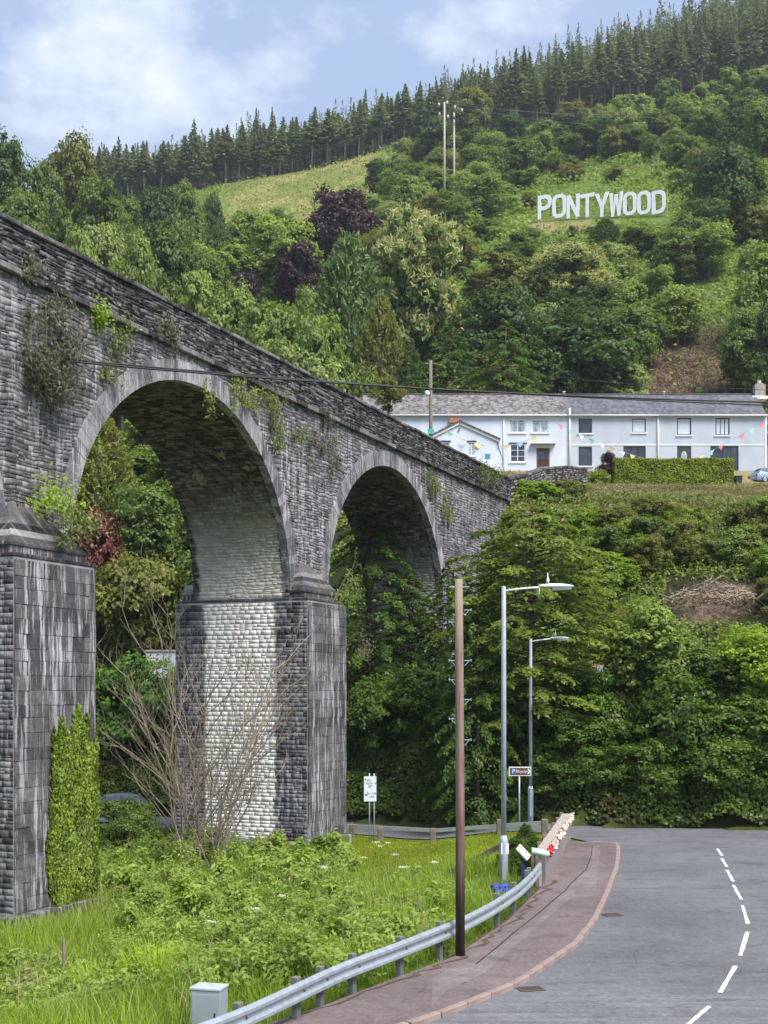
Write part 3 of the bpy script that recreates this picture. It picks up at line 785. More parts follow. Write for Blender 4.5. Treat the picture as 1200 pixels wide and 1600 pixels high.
def window(parent, a, b, c, d, y, frame, gl, mull=(), bars=(), fw=.075, sill=True, lintel=None, rel=None):
    w_ = empty('window', (0,0,0)); w_.parent = parent
    yy = y + .06
    mb = MB().box(a, a+fw, yy, yy+.07, c, d).box(b-fw, b, yy, yy+.07, c, d).box(a+fw, b-fw, yy, yy+.07, c, c+fw).box(a+fw, b-fw, yy, yy+.07, d-fw, d)
    for m in mull: x = a + (b-a)*m; mb.box(x-.03, x+.03, yy+.002, yy+.068, c+fw, d-fw)
    for z in bars: k = c + (d-c)*z; mb.box(a+fw, b-fw, yy+.012, yy+.05, k-.018, k+.018)
    mb.build('frame', frame, w_)
    MB().box(a+fw*.6, b-fw*.6, yy+.035, yy+.045, c+fw*.6, d-fw*.6).build('pane', gl, w_)
    if sill: MB().box(a-.12, b+.12, y-.10, y+.05, c-.12, c-.001).build('sill', M['trim_white'], w_)
    if lintel: MB().box(a-.15, b+.15, y-.05, y-.003, d+.05, d+.15).build('hood', lintel, w_)
    return w_
def roof(parent, x0, x1, yf, zf, yr, zr, mat, rows=14, seed=0, tilew=.32, over=.12):
    """stepped courses of slates: each slate its own lifted piece"""
    r = np.random.RandomState(seed); V = []; Q = []; T = []
    rp = MB().prism([(yf - .25, zf - .10), (yr, zr - .04), (2*yr - yf + .25, zf - .10)], x0, x1, 'x').build('roof', plain('roof_underlay', (.05,.05,.055)), parent)
    for side in (0, 1):
        for k in range(rows):
            f0, f1 = k / rows, (k + 1.18) / rows
            x = x0 - (tilew/2 if k % 2 else 0)
            while x < x1:
                a, b = max(x, x0) + .006, min(x + tilew, x1) - .006; x += tilew
                if b - a < .03: continue
                n = len(V); lift = .035 + r.uniform(0, .02)
                def P(xx, f, up):
                    f = min(f, 1.0)
                    yy = yf - .28 + (yr - yf + .28)*f; zz = zf - .12 + (zr - zf + .12)*f + up
                    return (xx, yy if side == 0 else 2*yr - yy, zz)
                V += [P(a, f0, lift), P(b, f0, lift), P(b, f1, .012), P(a, f1, .012), P(a, f0, -.01), P(b, f0, -.01)]
                Q += [(n, n+1, n+2, n+3), (n+4, n+5, n+1, n)]; T += [r.uniform()]*6
    s = link('slates', npmesh('slates', V, Q, mat, T), rp); tag(s, kind='stuff')
    MB().tube([(x0, yr, zr + .02), (x1, yr, zr + .02)], .11, 6).build('ridge_tiles', mat, rp)
    return rp
ZE, ZR, YR = hz(648), hz(617, 124.6), 124.6
def house(name, x0, x1, wallm, roofm, ops, label, rows, seed, tilew):
    h = empty(name, ((x0+x1)/2, HY, GZH), 0, label, 'house', 'row of houses on the hillside terrace')
    h.location = (0, 0, 0)
    wall_openings('wall', x0, x1, GZH - 1.5, ZE, ops, HY, wallm, h)
    MB().add([(x0,HY,GZH-1.5),(x0,HY+7.2,GZH-1.5),(x0,HY+7.2,ZE),(x0,YR,ZR-.15),(x0,HY,ZE)], [(0,1,2,3,4)]).add(
        [(x1,HY,GZH-1.5),(x1,HY+7.2,GZH-1.5),(x1,HY+7.2,ZE),(x1,YR,ZR-.15),(x1,HY,ZE)], [(4,3,2,1,0)]).add(
        [(x0,HY+7.2,GZH-1.5),(x1,HY+7.2,GZH-1.5),(x1,HY+7.2,ZE),(x0,HY+7.2,ZE)], [(0,1,2,3)]).build('side_wall', wallm, h)
    # dark rooms behind the panes
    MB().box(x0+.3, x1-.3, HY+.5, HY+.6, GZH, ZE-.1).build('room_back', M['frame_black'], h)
    roof(h, x0, x1, HY, ZE, YR, ZR, roofm, rows, seed, tilew)
    MB().box(x0, x1, HY-.06, HY-.005, ZE-.2, ZE-.02).build('fascia', M['trim_white'], h)
    MB().tube([(x0, HY-.34, ZE-.12), (x1, HY-.34, ZE-.12)], .06, 8).build('gutter', M['trim_white'], h)
    return h
W = lambda a, b, c, d: (hx(a), hx(b), hz(d), hz(c))
xa, xb, xc, xd = hx(566), hx(885), hx(1028), hx(1198)
o1 = [W(796,821,655,676), W(831,857,655,676), W(797,821,694,722), W(838,859,700,733)]
h1 = house('cottage', xa, xb, M['wall_white'], M['slate_old'], o1, 'white cottage with mottled old slate roof and small front gable', 16, 1, .30)
for a in o1[:2]: window(h1, *a, HY, M['trim_white'], M['glass_sky'], (.5,), (.5, .75), .09)
window(h1, *o1[2], HY, M['trim_white'], M['glass_dark'], (.5,), (.33, .66), .09, lintel=M['frame_black'])
a, b, c, d = o1[3]
dr = MB().box(a, b, HY+.08, HY+.13, c, d-.001).build('door', M['door_brown'], h1)
MB().box(a+.12, b-.12, HY+.07, HY+.079, c+.9, d-.25).build('door_pane', M['glass_dark'], dr)
MB().box(a, a+.1, HY+.03, HY+.0795, c, d-.002).box(b-.1, b, HY+.03, HY+.0795, c, d-.002).build('door_frame', M['brick_red'], dr)
MB().box(a-.6, b+.5, HY-.55, HY-.003, d+.28, d+.36).build('door_hood', M['pot'], h1)
MB().tube([(hx(787), HY-.1, ZE-.15), (hx(787), HY-.1, GZH)], .05, 8).build('downpipe', M['trim_white'], h1)
MB().box(hx(710)-.5, hx(710)+.5, HY-.45, HY-.003, hz(662), hz(655)).build('chimney_stub', M['brick_red'], h1)
cs = MB().box(hx(592)-.55, hx(592)+.55, YR-.4, YR+.4, ZR-.4, hz(604)).build('chimney', M['brick_red'], h1)
MB().box(hx(592)-.62, hx(592)+.62, YR-.47, YR+.47, hz(604)+.001, hz(604)+.12).build('chimney_cap', M['pot'], cs)
# front gable of the cottage
GY = 118.2; g = lambda px, py: (xat(px, GY), zat(py, GY))
gl, gr, ga = xat(676, GY), xat(779, GY), xat(718, GY)
gze_l, gze_r, gza = zat(681, GY), zat(687, GY), zat(660, GY)
gw = (xat(731,GY), xat(742,GY), zat(712,GY), zat(691,GY)); gw2 = (xat(691,GY), xat(702,GY), zat(712,GY), zat(691,GY))
wall_openings('gable_wall', gl, gr, GZH - 1.5, gze_r - .001, [gw, gw2], GY, M['wall_white'], h1)
MB().prism([(gl, gze_r), (gr, gze_r), (ga, gza), (gl, gze_l)], GY, GY + .2).build('gable_peak', M['wall_white'], h1)
MB().box(gl, gl+.1, GY+.21, HY-.001, GZH-1.5, gze_l).box(gr-.1, gr, GY+.21, HY-.001, GZH-1.5, gze_r).build('gable_side', M['wall_white'], h1)
for (x0, z0), (x1, z1) in (((gl-.15, gze_l-.08), (ga, gza)), ((gr+.15, gze_r-.08), (ga, gza))):
    MB().add([(x0,GY-.25,z0+.18),(x1,GY-.25,z1+.18),(x1,HY-.002,z1+.18),(x0,HY-.002,z0+.18),(x0,GY-.25,z0+.04),(x1,GY-.25,z1+.04),(x1,HY-.002,z1+.04),(x0,HY-.002,z0+.04)],
             [(0,1,2,3),(7,6,5,4),(0,4,5,1),(1,5,6,2),(2,6,7,3),(3,7,4,0)]).build('gable_roof', M['slate_old'], h1)
    MB().bar((x0,GY-.12,z0-.06), (x1,GY-.12,z1-.06), .06, .24).build('bargeboard', M['trim_white'], h1)
for a_ in (gw, gw2): window(h1, *a_, GY, M['trim_white'], M['glass_sky'], (.5,), (.33,.66), .06, lintel=M['frame_black'])
MB().tube([(ga-.03, GY-.08, gza-.55), (ga+.03, GY-.2, gza-.62)], [.12,.09], 8).build('dish', M['pot'], h1)
MB().tube([(xat(777,GY), GY-.1, gze_r), (xat(779,GY), GY-.1, zat(700,GY)), (hx(786), HY-.12, zat(712,GY))], .04, 6).build('downpipe', M['frame_black'], h1)
MB().box(xat(758,GY), xat(766,GY), GY-.03, GY-.003, zat(716,GY), zat(709,GY)).build('blue_plaque', plain('blue_ornament', (.09,.25,.48)), h1)

o2 = [W(904,925,654,677), W(988,1009,654,676), W(904,925,698,728), W(974,1009,697,735)]
h2 = house('terraced_house', xb + .004, xc, M['wall_grey'], M['tile_dark'], o2, 'pale grey house between two white downpipes with black window frames', 15, 2, .30)
window(h2, *o2[0], HY, M['frame_black'], M['glass_dark']); window(h2, *o2[1], HY, M['frame_black'], M['curtain'])
window(h2, *o2[2], HY, M['frame_black'], M['glass_dark']); window(h2, *o2[3], HY, M['frame_black'], M['glass_dark'], (.33, .66), (), .07, False)
o3 = [W(1058,1080,653,680), W(1118,1140,653,680), W(1058,1080,697,735), W(1110,1154,697,746)]
h3 = house('terraced_house', xc + .004, xd, M['wall_grey'], M['tile_dark'], o3, 'pale grey end house with a stone chimney and wide black patio doors', 15, 3, .30)
window(h3, *o3[0], HY, M['frame_black'], M['curtain'], (), (), .1); window(h3, *o3[1], HY, M['frame_black'], M['curtain'], (.36, .66), (), .1)
a, b, c, d = o3[2]
dr = MB().box(a, b, HY+.07, HY+.12, c, d-.001).build('door', M['door_grey'], h3)
ov = [(math.cos(t)*.27 + (a+b)/2, math.sin(t)*.50 + d - .95) for t in np.linspace(0, 2*PI, 20, endpoint=False)]
MB().prism(ov, HY+.055, HY+.069).build('oval_pane', M['glass_sky'], dr)
window(h3, *o3[3], HY, M['frame_black'], M['glass_dark'], (.45, .72), (), .08, False)
for h_, x0, x1 in ((h2, xb+.1, xc-.05), (h3, xc+.05, xd-.02)):
    ops = o2 if h_ is h2 else o3
    MB().box(x0, x1, HY-.035, HY-.002, hz(696.2), hz(694.4)).build('string_band', M['trim_white'], h_)
MB().tube([(hx(890), HY-.12, hz(638)), (hx(890), HY-.12, GZH)], .085, 8).build('soil_pipe', M['trim_white'], h2)
MB().tube([(hx(1028), HY-.12, ZE-.1), (hx(1028), HY-.12, GZH)], .065, 8).build('downpipe', M['trim_white'], h3)
MB().box(xd-.18, xd, HY-.04, HY-.003, GZH, ZE).build('corner_strip', M['trim_white'], h3)
cx0 = xat(1187, YR)
ch = MB().box(cx0-.85, cx0+.65, YR-.5, YR+.5, ZR-.5, zat(620, YR)).build('chimney_base', M['trim_white'], h3)
MB().box(cx0-.55, cx0+.45, YR-.42, YR+.42, zat(620,YR)+.001, zat(602,YR)).build('chimney_stack', M['pot'], ch)
MB().lathe((cx0-.05, YR, zat(602,YR)+.001), [(.42,0),(.42,.12),(.2,.2),(.2,.45),(.17,.46)], 10).build('chimney_pot', M['pot'], ch)
for px in (881, 1037):
    MB().lathe((xat(px, YR), YR, ZR), [(.14,0),(.12,.25),(.18,.27),(.16,.33)], 8).build('ridge_vent', M['trim_white'], h2 if px < 1000 else h3)

# bunting strung between the houses
FL = [plain('flag_pink', (.85,.25,.33), .8), plain('flag_yellow', (.85,.75,.30), .8), plain('flag_green', (.35,.75,.50), .8), plain('flag_blue', (.30,.55,.85), .8), plain('flag_white', (.85,.85,.85), .8)]
M['string'] = plain('string_grey', (.30,.30,.31), .8)
def bunting(p0, p1, sag, n, label, seed, col0=0):
    e = empty('bunting', (0,0,0), 0, label, 'bunting', 'strings of bunting on the house fronts')
    P = lambda t: p0.lerp(p1, t) - Vector((0, 0, sag*4*t*(1-t)))
    MB().tube([P(k/16) for k in range(17)], .013, 4).build('string', M['string'], e)
    for k in range(n):
        t = (k + .5)/n; a = P(t - .28/n); b = P(t + .28/n); r_ = random.Random(seed*50 + k)
        m = (a + b)/2 + Vector((r_.uniform(-.08,.08), r_.uniform(-.12,.12), -.46))
        MB().add([a, b, m, a + Vector((0,.012,0)), b + Vector((0,.012,0)), m + Vector((0,.012,0))], [(0,1,2),(5,4,3),(0,3,4,1),(1,4,5,2),(2,5,3,0)]).build('flag', FL[(k*2 + col0 + (k // 3)) % 5], e)
bunting(pt(868,660,119.5), pt(1013,718,119), .25, 9, 'bunting string sloping down across the middle grey house', 1)
bunting(pt(1088,716,118.5), pt(1198,656,119.6), .1, 7, 'bunting string rising to the right corner of the end house', 2, 1)
bunting(pt(690,668,117.5), pt(868,662,119.4), 1.9, 8, 'bunting string sagging across the front of the white cottage', 3, 2)

# telegraph pole by the cottage
M['wood_pole'] = bark('pole_grey_wood', (.10,.08,.065), (.26,.21,.17))
M['wire'] = plain('cable_black', (.02,.02,.022), .6)
pY = 106.0; pX = xat(673, pY)
tp = empty('telegraph_pole', (pX, pY, gz1(pX, pY)), 0, 'thin wooden telegraph pole with a green plate in front of the cottage roof', 'pole')
MB().tube([(0,0,-.5), (0,0,zat(563,pY) - gz1(pX,pY))], [.17,.13], 10).build('pole', M['wood_pole'], tp)
zz = lambda py: zat(py, pY) - gz1(pX, pY)
MB().box(-.25,.25,-.22,-.17, zz(679), zz(671)).build('green_plate', plain('green_plate', (.05,.42,.28), .5), tp)
MB().box(-.5,.5,-.06,.06, zz(569), zz(567)).build('crossarm', M['wood_pole'], tp)
MB().lathe((-.3,-.2,zz(620)), [(.12,0),(.2,.15),(.2,.35),(.1,.45)], 8).build('junction_box', M['trim_white'], tp)

# ------------------------------------------------------------------ overhead cables
def cable(name, pts, rad, label, group=None, n=5):
    P = []
    for i in range(len(pts)-1):
        for k in range(8): P.append(pts[i].lerp(pts[i+1], k/8))
    P.append(pts[-1])
    c = sum(P, Vector())/len(P)
    o = MB().tube([p - c for p in P], rad, n).build(name, M['wire'], None, c); tag(o, label, 'cable', group)
def curve_pts(pxs, Y0, Y1):
    """smooth quadratic through three photo points spread over a run of depth"""
    xs = np.array([p[0] for p in pxs], float); ys = np.array([p[1] for p in pxs], float); co = np.polyfit(xs, ys, 2)
    return [pt(x, np.polyval(co, x), Y0 + (Y1 - Y0)*(x + 300)/1800) for x in np.linspace(-300, 1500, 25)]
cable('overhead_cable', curve_pts([(0,553),(300,585),(600,603),(900,616),(1200,630)], 38, 46), .034, 'thick black overhead cable sagging across the viaduct, upper of the close pair', 'close pair of thick cables')
cable('overhead_cable', curve_pts([(0,550),(300,582),(600,601),(900,619),(1200,634)], 38.6, 46.6), .026, 'black overhead cable of the close pair that runs lower on the right', 'close pair of thick cables')
cable('service_wire', [pt(673,566,pY), pt(800,582,108), pt(960,598,111), pt(1250,612,116)], .022, 'thin wire running right from the telegraph pole over the house roofs')

# ------------------------------------------------------------------ hillside letters
SA, SB = grounded(846, 347, 180, 300), grounded(1036, 340, 180, 300)
SANG = math.atan2(SB.y - SA.y, SB.x - SA.x); SY = (SA.y + SB.y)/2
def sY(px):
    """depth of the letter line under a photo column"""
    k = (px - CX)/F; t = (k*SA.y - SA.x)/((SB.x - SA.x) - k*(SB.y - SA.y)); return SA.y + t*(SB.y - SA.y)
sg = empty('hillside_sign', tuple(pt(940, 345, SY)), 0, 'large white free-standing letters reading PONTYWOOD on the hillside', 'sign')
M['letter'] = plain('white_letter_panel', (.86,.88,.92), .55, var=.05, scale=.8)
M['scaf'] = plain('scaffold_timber', (.42,.34,.18), .85, var=.2)
def stroke(mb, poly, th):
    """thick polyline in the x-z plane, mitred roughly by overlapping quads at 2 mm steps"""
    pass
LH = 37/F*SY; ST = 1.0
def P_(pts): return pts
def letter_polys(ch, w, h, s):
    if ch == 'P': return [[(0,0),(s,0),(s,h*.36),(w*.62,h*.36),(w*.9,h*.45),(w,h*.6),(w,h*.8),(w*.9,h*.94),(w*.62,h),(0,h)], [(s,h*.52),(s,h*.84),(w*.58,h*.84),(w-s,h*.77),(w-s,h*.62),(w*.58,h*.52)]]
    if ch in 'O': return [[(w*.28,0),(w*.72,0),(w*.93,h*.1),(w,h*.24),(w,h*.76),(w*.93,h*.9),(w*.72,h),(w*.28,h),(w*.07,h*.9),(0,h*.76),(0,h*.24),(w*.07,h*.1)],
                          [(w*.36,h*.15),(s*1.0,h*.25),(s*1.0,h*.75),(w*.36,h*.85),(w*.64,h*.85),(w-s,h*.75),(w-s,h*.25),(w*.64,h*.15)]]
    if ch == 'D': return [[(0,0),(w*.62,0),(w*.9,h*.08),(w,h*.24),(w,h*.76),(w*.9,h*.92),(w*.62,h),(0,h)], [(s,h*.15),(s,h*.85),(w*.56,h*.85),(w-s,h*.74),(w-s,h*.26),(w*.56,h*.15)]]
    if ch == 'N': return [[(0,0),(s,0),(s,h*.62),(w-s,0),(w,0),(w,h),(w-s,h),(w-s,h*.38),(s,h),(0,h)]]
    if ch == 'T': return [[(w/2-s/2,0),(w/2+s/2,0),(w/2+s/2,h*.84),(w,h*.84),(w,h),(0,h),(0,h*.84),(w/2-s/2,h*.84)]]
    if ch == 'Y': return [[(w/2-s/2,0),(w/2+s/2,0),(w/2+s/2,h*.42),(w,h),(w-s*1.05,h),(w/2,h*.58),(s*1.05,h),(0,h),(w/2-s/2,h*.42)]]
    if ch == 'W': return [[(w*.16,0),(w*.37,0),(w*.5,h*.55),(w*.63,0),(w*.84,0),(w,h),(w-s*.85,h),(w*.735,h*.36),(w*.60,h*.92),(w*.40,h*.92),(w*.265,h*.36),(s*.85,h),(0,h)]]
def solid_letter(ch, w, h, s, t, mat, name, parent):
    import bmesh
    pl = letter_polys(ch, w, h, s)
    cu = bpy.data.curves.new(name, 'CURVE'); cu.dimensions = '2D'; cu.fill_mode = 'BOTH'; cu.extrude = t/2
    for poly in pl:
        sp = cu.splines.new('POLY'); sp.points.add(len(poly)-1); sp.use_cyclic_u = True
        for p, (a, b) in zip(sp.points, poly): p.co = (a, b, 0, 1)
    tmp = bpy.data.objects.new('tmp', cu); COL.objects.link(tmp)
    dg = bpy.context.evaluated_depsgraph_get(); dg.update()
    me = bpy.data.meshes.new_from_object(tmp.evaluated_get(dg)); bpy.data.objects.remove(tmp)
    me.materials.clear(); me.materials.append(mat)
    o = link(name, me, parent); o.rotation_euler = (PI/2, 0, 0); return o
#           char, px left, px right, py bottom, py top (photo)
LET = [('P',840.5,861.5,343.5,306.5),('O',863,884.5,342,305.5),('N',885.5,905.5,342,306),('T',907,928.5,341,304.5),('Y',929.5,951.5,341,303.5),('W',952,973,340,302.5),('O',973.5,994.5,338,302),('O',995.5,1017,336.5,300.5),('D',1018.5,1040,335.5,299.5)]
sg0 = sg.location.copy()
for ch, a, b, y0, y1 in LET:
    pa, pb = pt(a, y0, sY(a)), pt(b, y0, sY(b)); w_ = (pb.xy - pa.xy).length; h_ = (y0 - y1)/F*sY((a+b)/2)
    o = solid_letter(ch, w_, h_, .62, .16, M['letter'], 'letter', sg)
    o.location = pa - sg0; o.rotation_euler = (PI/2, 0, SANG)
    tag(o, 'white letter ' + ch)
for k, px in enumerate((846, 874, 890, 917, 940, 958, 966, 984, 1006, 1030, 1043)):
    p = pt(px, 340 - (px-846)*.04, sY(px)) - sg0
    MB().bar((p.x, p.y+.25, p.z - 1.6), (p.x, p.y+.25, p.z + LH*.97), .12, .12).build('post', M['scaf'], sg)
    MB().bar((p.x, p.y+.34, p.z + LH*.7), (p.x, p.y+3.2, p.z + .6), .1, .1).build('brace', M['scaf'], sg)
for dy in (3, 19, 34):
    a = pt(842, 342.5 - dy, sY(842)) - sg0; b = pt(1043, 335.5 - dy, sY(1043)) - sg0
    MB().bar((a.x, a.y+.14, a.z), (b.x, b.y+.14, b.z), .07, .12).build('rail', M['scaf'], sg)

# twin pole power line on the hill
TY = 262.0
tw = pt(703, 290, TY); tz = gz1(tw.x, TY)
tpole = empty('twin_pole', (tw.x, TY, tz), 0, 'pale twin-pole power line support with white insulators below the spruce plantation', 'pole')
M['pole_pale'] = bark('pole_pale_wood', (.30,.26,.22), (.52,.47,.41))
M['porcelain'] = plain('porcelain', (.75,.75,.72), .35)
for px, dy, tp_ in ((694.5, 0.0, 160), (710.5, 2.5, 166)):
    x = xat(px, TY) - tw.x
    MB().tube([(x, dy, -2), (x, dy, zat(tp_, TY) - tz)], [.24,.19], 8).build('pole', M['pole_pale'], tpole)
for za, zb_ in ((162, 171), (175, 181)):
    A = pt(689, za, TY) - tpole.location; B = pt(719, zb_, TY) - tpole.location
    MB().bar((A.x, -.3, A.z), (B.x, 2.4, B.z), .22, .26).build('crossarm', M['frame_black'], tpole)
wires = []
for px, py in ((686,161),(699,158),(711,165),(722,170),(687,176),(700,180)):
    p = pt(px, py, TY) - tpole.location
    MB().lathe((p.x, .6, p.z - .3), [(.1,0),(.26,.12),(.16,.25),(.26,.35),(.1,.6)], 8).build('insulator', M['porcelain'], tpole)
M['wire_pale'] = plain('wire_aluminium', (.30,.30,.32), .5, .3)
def wire3(pts, label):
    P = []
    for i in range(len(pts)-1):
        for k in range(6): P.append(pts[i].lerp(pts[i+1], k/6))
    P.append(pts[-1]); c = P[0]
    o = MB().tube([p - c for p in P], .016, 4).build('power_line', M['wire_pale'], None, c); tag(o, label, 'cable', 'power lines of the twin pole')
def sag3(a, b, s, n=8): return [a.lerp(b, k/n) - Vector((0,0,s*4*(k/n)*(1-k/n))) for k in range(n+1)]
for k, (px, py) in enumerate(((687,160),(699,157),(722,169))):
    a = pt(px, py, TY)
    wire3(sag3(a, pt(-60, 335 + 14*k, 300), 6), 'thin power line running left from the twin pole past the spruces')
    wire3(sag3(a, pt(1290, 128 + 14*k, 330), 5), 'thin power line running right from the twin pole past the spruces')

# ------------------------------------------------------------------ street furniture
M['galv'] = plain('galvanised_steel', (.46,.52,.57), .45, .55, var=.16, scale=5)
M['galv_lamp'] = plain('grey_painted_column', (.42,.49,.57), .5, .2, var=.15, scale=3)
M['lens'] = plain('lamp_lens', (.75,.78,.80), .25)
def lamp(px, pyb, Y, pyt, arm_px, head_px, label):
    x = xat(px, Y); zb = CZ + (CY - pyb)/F*Y; k = Y/F
    e = empty('street_lamp', (x, Y, zb), R(4), label, 'street lamp', 'street lamps beside the road')
    H = (pyb - pyt)*k; s = H/8.8
    MB().lathe((0,0,-.4), [(.135,0),(.135,1.95),(.125,2.0),(.085,2.12)], 12).build('base_column', M['galv_lamp'], e)
    MB().lathe((0,0,1.6), [(.085,0),(.080,H*.5),(.072,H-1.6),(.06,H-1.58)], 12).build('column', M['galv_lamp'], e)
    MB().box(-.06,.06,-.142,-.130,.35,.95).build('access_door', M['galv'], e)
    L = (arm_px - px)*k; T = (head_px - px)*k
    MB().tube([(.05,0,H-.12), (L*.5,0,H-.05), (L,0,H+.0)], [.035,.03,.03], 8).build('bracket_arm', M['trim_white'], e)
    la = MB()
    n = 12; W_ = T - L
    secs = [(0,.045,.045),(.12,.07,.06),(.3,.11,.085),(.55,.14,.09),(.8,.13,.07),(.95,.08,.04),(1,.02,.015)]
    pts_ = []; vs = []; fs = []
    for f, hw_, hh in secs:
        for q in range(n):
            a = 2*PI*q/n; vs.append((L - .05 + (W_+.05)*f, math.cos(a)*hw_, H + .03 + (math.sin(a)*hh if math.sin(a) > 0 else math.sin(a)*hh*.55)))
    for i in range(len(secs)-1):
        for q in range(n): fs.append((i*n+q, i*n+(q+1)%n, (i+1)*n+(q+1)%n, (i+1)*n+q))
    fs.append(tuple(range(n))); fs.append(tuple(range((len(secs)-1)*n, len(secs)*n)))
    lo = la.add(vs, fs, True).build('lantern', M['trim_white'], e)
    MB().tube([(L+W_*.35,0,H-.035), (L+W_*.92,0,H-.02)], [.085,.05], 8).build('lens', M['lens'], lo)
    MB().lathe((L + W_*.22,0,H+.14), [(.05,0),(.05,.1),(.02,.16),(.012,.3)], 8).build('photocell', M['trim_white'], lo)
    return e, k, H
e, k, H = lamp(787, 1392, 39.6, 917, 845, 898, 'nearer and taller grey street lamp behind the crash barrier')
MB().tube([(1.12,0,H-.02), (1.09,0,H-.36)], .02, 6).build('hanging_bracket', M['galv'], e)
MB().box(-.10,.14,-.12,-.10,1.15,1.48).build('notice_plate', M['trim_white'], e)
lamp(829, 1287, 58.4, 998, 862, 890, 'farther street lamp in front of the ivy bank beside the brown sign')

# wooden pole in the pavement
M['pole_brown'] = None
def pole_mat():
    N = Nodes('creosoted_pole'); p = N.obj(); s = N.n('ShaderNodeSeparateXYZ', {0: p}).outputs['Z']
    g_ = N.noise(N.mapping(p, (9,9,.55)), 1.6, 7, .72); z = N.math('ADD', s, N.math('MULTIPLY', N.math('SUBTRACT', g_, .5), 1.6))
    c = N.ramp(N.math('DIVIDE', z, 8.5), [(.0, (.022,.016,.013)), (.14, (.040,.026,.022)), (.24, (.16,.100,.085)), (.6, (.25,.170,.145)), (.9, (.28,.205,.16)), (1, (.29,.25,.17))])
    c = N.mix(.95, c, N.ramp(g_, [(.34, (.5,.48,.47)), (.5, (1,1,1)), (.68, (1.5,1.48,1.45))]), 'MULTIPLY'); N.bump(g_, .6, .02)
    return N.done(c, .85)
g = gp(719, 1500); kx_ = g.y/F
pl = empty('utility_pole', (g.x, g.y, .0), 0, 'brown wooden utility pole with step irons standing at the pavement edge', 'pole')
PH = (1500 - 905)*kx_
MB().tube([(0,0,-.6),(0,0,PH*.4),(-.02,0,PH*.8),(-.03,0,PH)], [.108,.100,.092,.088], 14).build('pole', pole_mat(), pl)
for py, sd in ((917,0),(953,1),(972,-1),(1032,-1),(1032,1),(1062,-1),(1093,1),(1123,-1),(1156,1)):
    z = (1500 - py)*kx_
    if sd == 0:
        MB().bar((-.24,-.02,z), (.2,-.02,z), .025, .025).build('step_iron', M['galv'], pl); continue
    MB().bar((sd*.09,0,z), (sd*.25,0,z), .022, .02).bar((sd*.245,0,z-.02), (sd*.245,0,z+.03), .02, .02).bar((sd*.10,0,z-.12), (sd*.2,0,z-.008), .014, .014).build('step_iron', M['galv'], pl)

# crash barrier beside the pavement
RAIL = [(-8.2,13.6),(-5.4,16.6),(-3.3,19.4),(-2.45,20.9),(-1.92,22.1),(-.95,24.4),(0,26.1),(.95,27.9),(1.8,29.6),(2.6,31.6),(3.42,34.0),(4.05,36.3),(4.62,38.8)]
cb = empty('crash_barrier', (-3.3,19.4,0), 0, 'galvanised corrugated crash barrier along the back of the pavement', 'crash barrier'); cb.location = (0,0,0)
rp = []
for a, b in zip(RAIL[:-1], RAIL[1:]):
    for k in range(5): rp.append(Vector((a[0]+(b[0]-a[0])*k/5, a[1]+(b[1]-a[1])*k/5, 0)))
rp.append(Vector((*RAIL[-1], 0)))
for _ in range(4):
    rp = [rp[0]] + [(rp[i-1] + rp[i]*2 + rp[i+1])/4 for i in range(1, len(rp)-1)] + [rp[-1]]
PROF = [(.0,.335),(.02,.33),(.085,.285),(.085,.235),(.015,.19),(.015,.13),(.085,.085),(.085,.035),(.02,-.01),(.0,-.015)]
def wbeam(pts, mat, parent, z0=.46, name='beam'):
    vs = []; fs = []; n = len(PROF)
    for i, p in enumerate(pts):
        d = (pts[min(i+1,len(pts)-1)] - pts[max(i-1,0)]).normalized(); nr = Vector((d.y, -d.x, 0))
        for th_ in (0, -.006):
            for a, b in PROF: q_ = p + nr*(a + .08 + th_); vs.append((q_.x, q_.y, z0 + b*1.05))
    for i in range(len(pts)-1):
        for s_ in (0, n):
            for k in range(n-1):
                b0 = i*2*n + s_; fs.append((b0+k, b0+k+1, b0+2*n+k+1, b0+2*n+k))
    return MB().add(vs, fs, False).build(name, mat, parent)
for a, b in ((0,16),(16,31),(31,46),(46,len(rp)-1)): wbeam(rp[a:b+1], M['galv'], cb)
M['post_wood'] = plain('grey_post', (.16,.17,.165), .85, .1, var=.3, scale=4, bump=.4)
POSTS = [gp(417,1597), gp(473,1577), gp(523,1556), gp(607,1527), gp(671,1499), gp(758,1449), gp(788,1425), gp(812,1406), gp(822,1400), gp(350,1640), gp(240,1690)]
for p in POSTS:
    j = min(range(len(rp)), key=lambda i: (rp[i] - Vector((p.x, p.y, 0))).length)
    d = (rp[min(j+1,len(rp)-1)] - rp[max(j-1,0)]).normalized(); nr = Vector((d.y,-d.x,0)); c = rp[j] - nr*.06
    o = MB().box(-.075,.075,-.06,.06,-.9,.86).box(-.06,.06,-.14,-.061,.55,.72).build('post', M['post_wood'], cb, (c.x, c.y, 0), .012)
    o.rotation_euler = (0,0,math.atan2(d.y, d.x))
    for zb_ in (.50, .745):
        q_ = rp[j] + nr*.10; b_ = MB().tube([(0,0,0), (nr.x*.022, nr.y*.022, 0)], .022, 6, True, False).build('bolt', M['iron'], cb, (q_.x, q_.y, zb_ + .12))
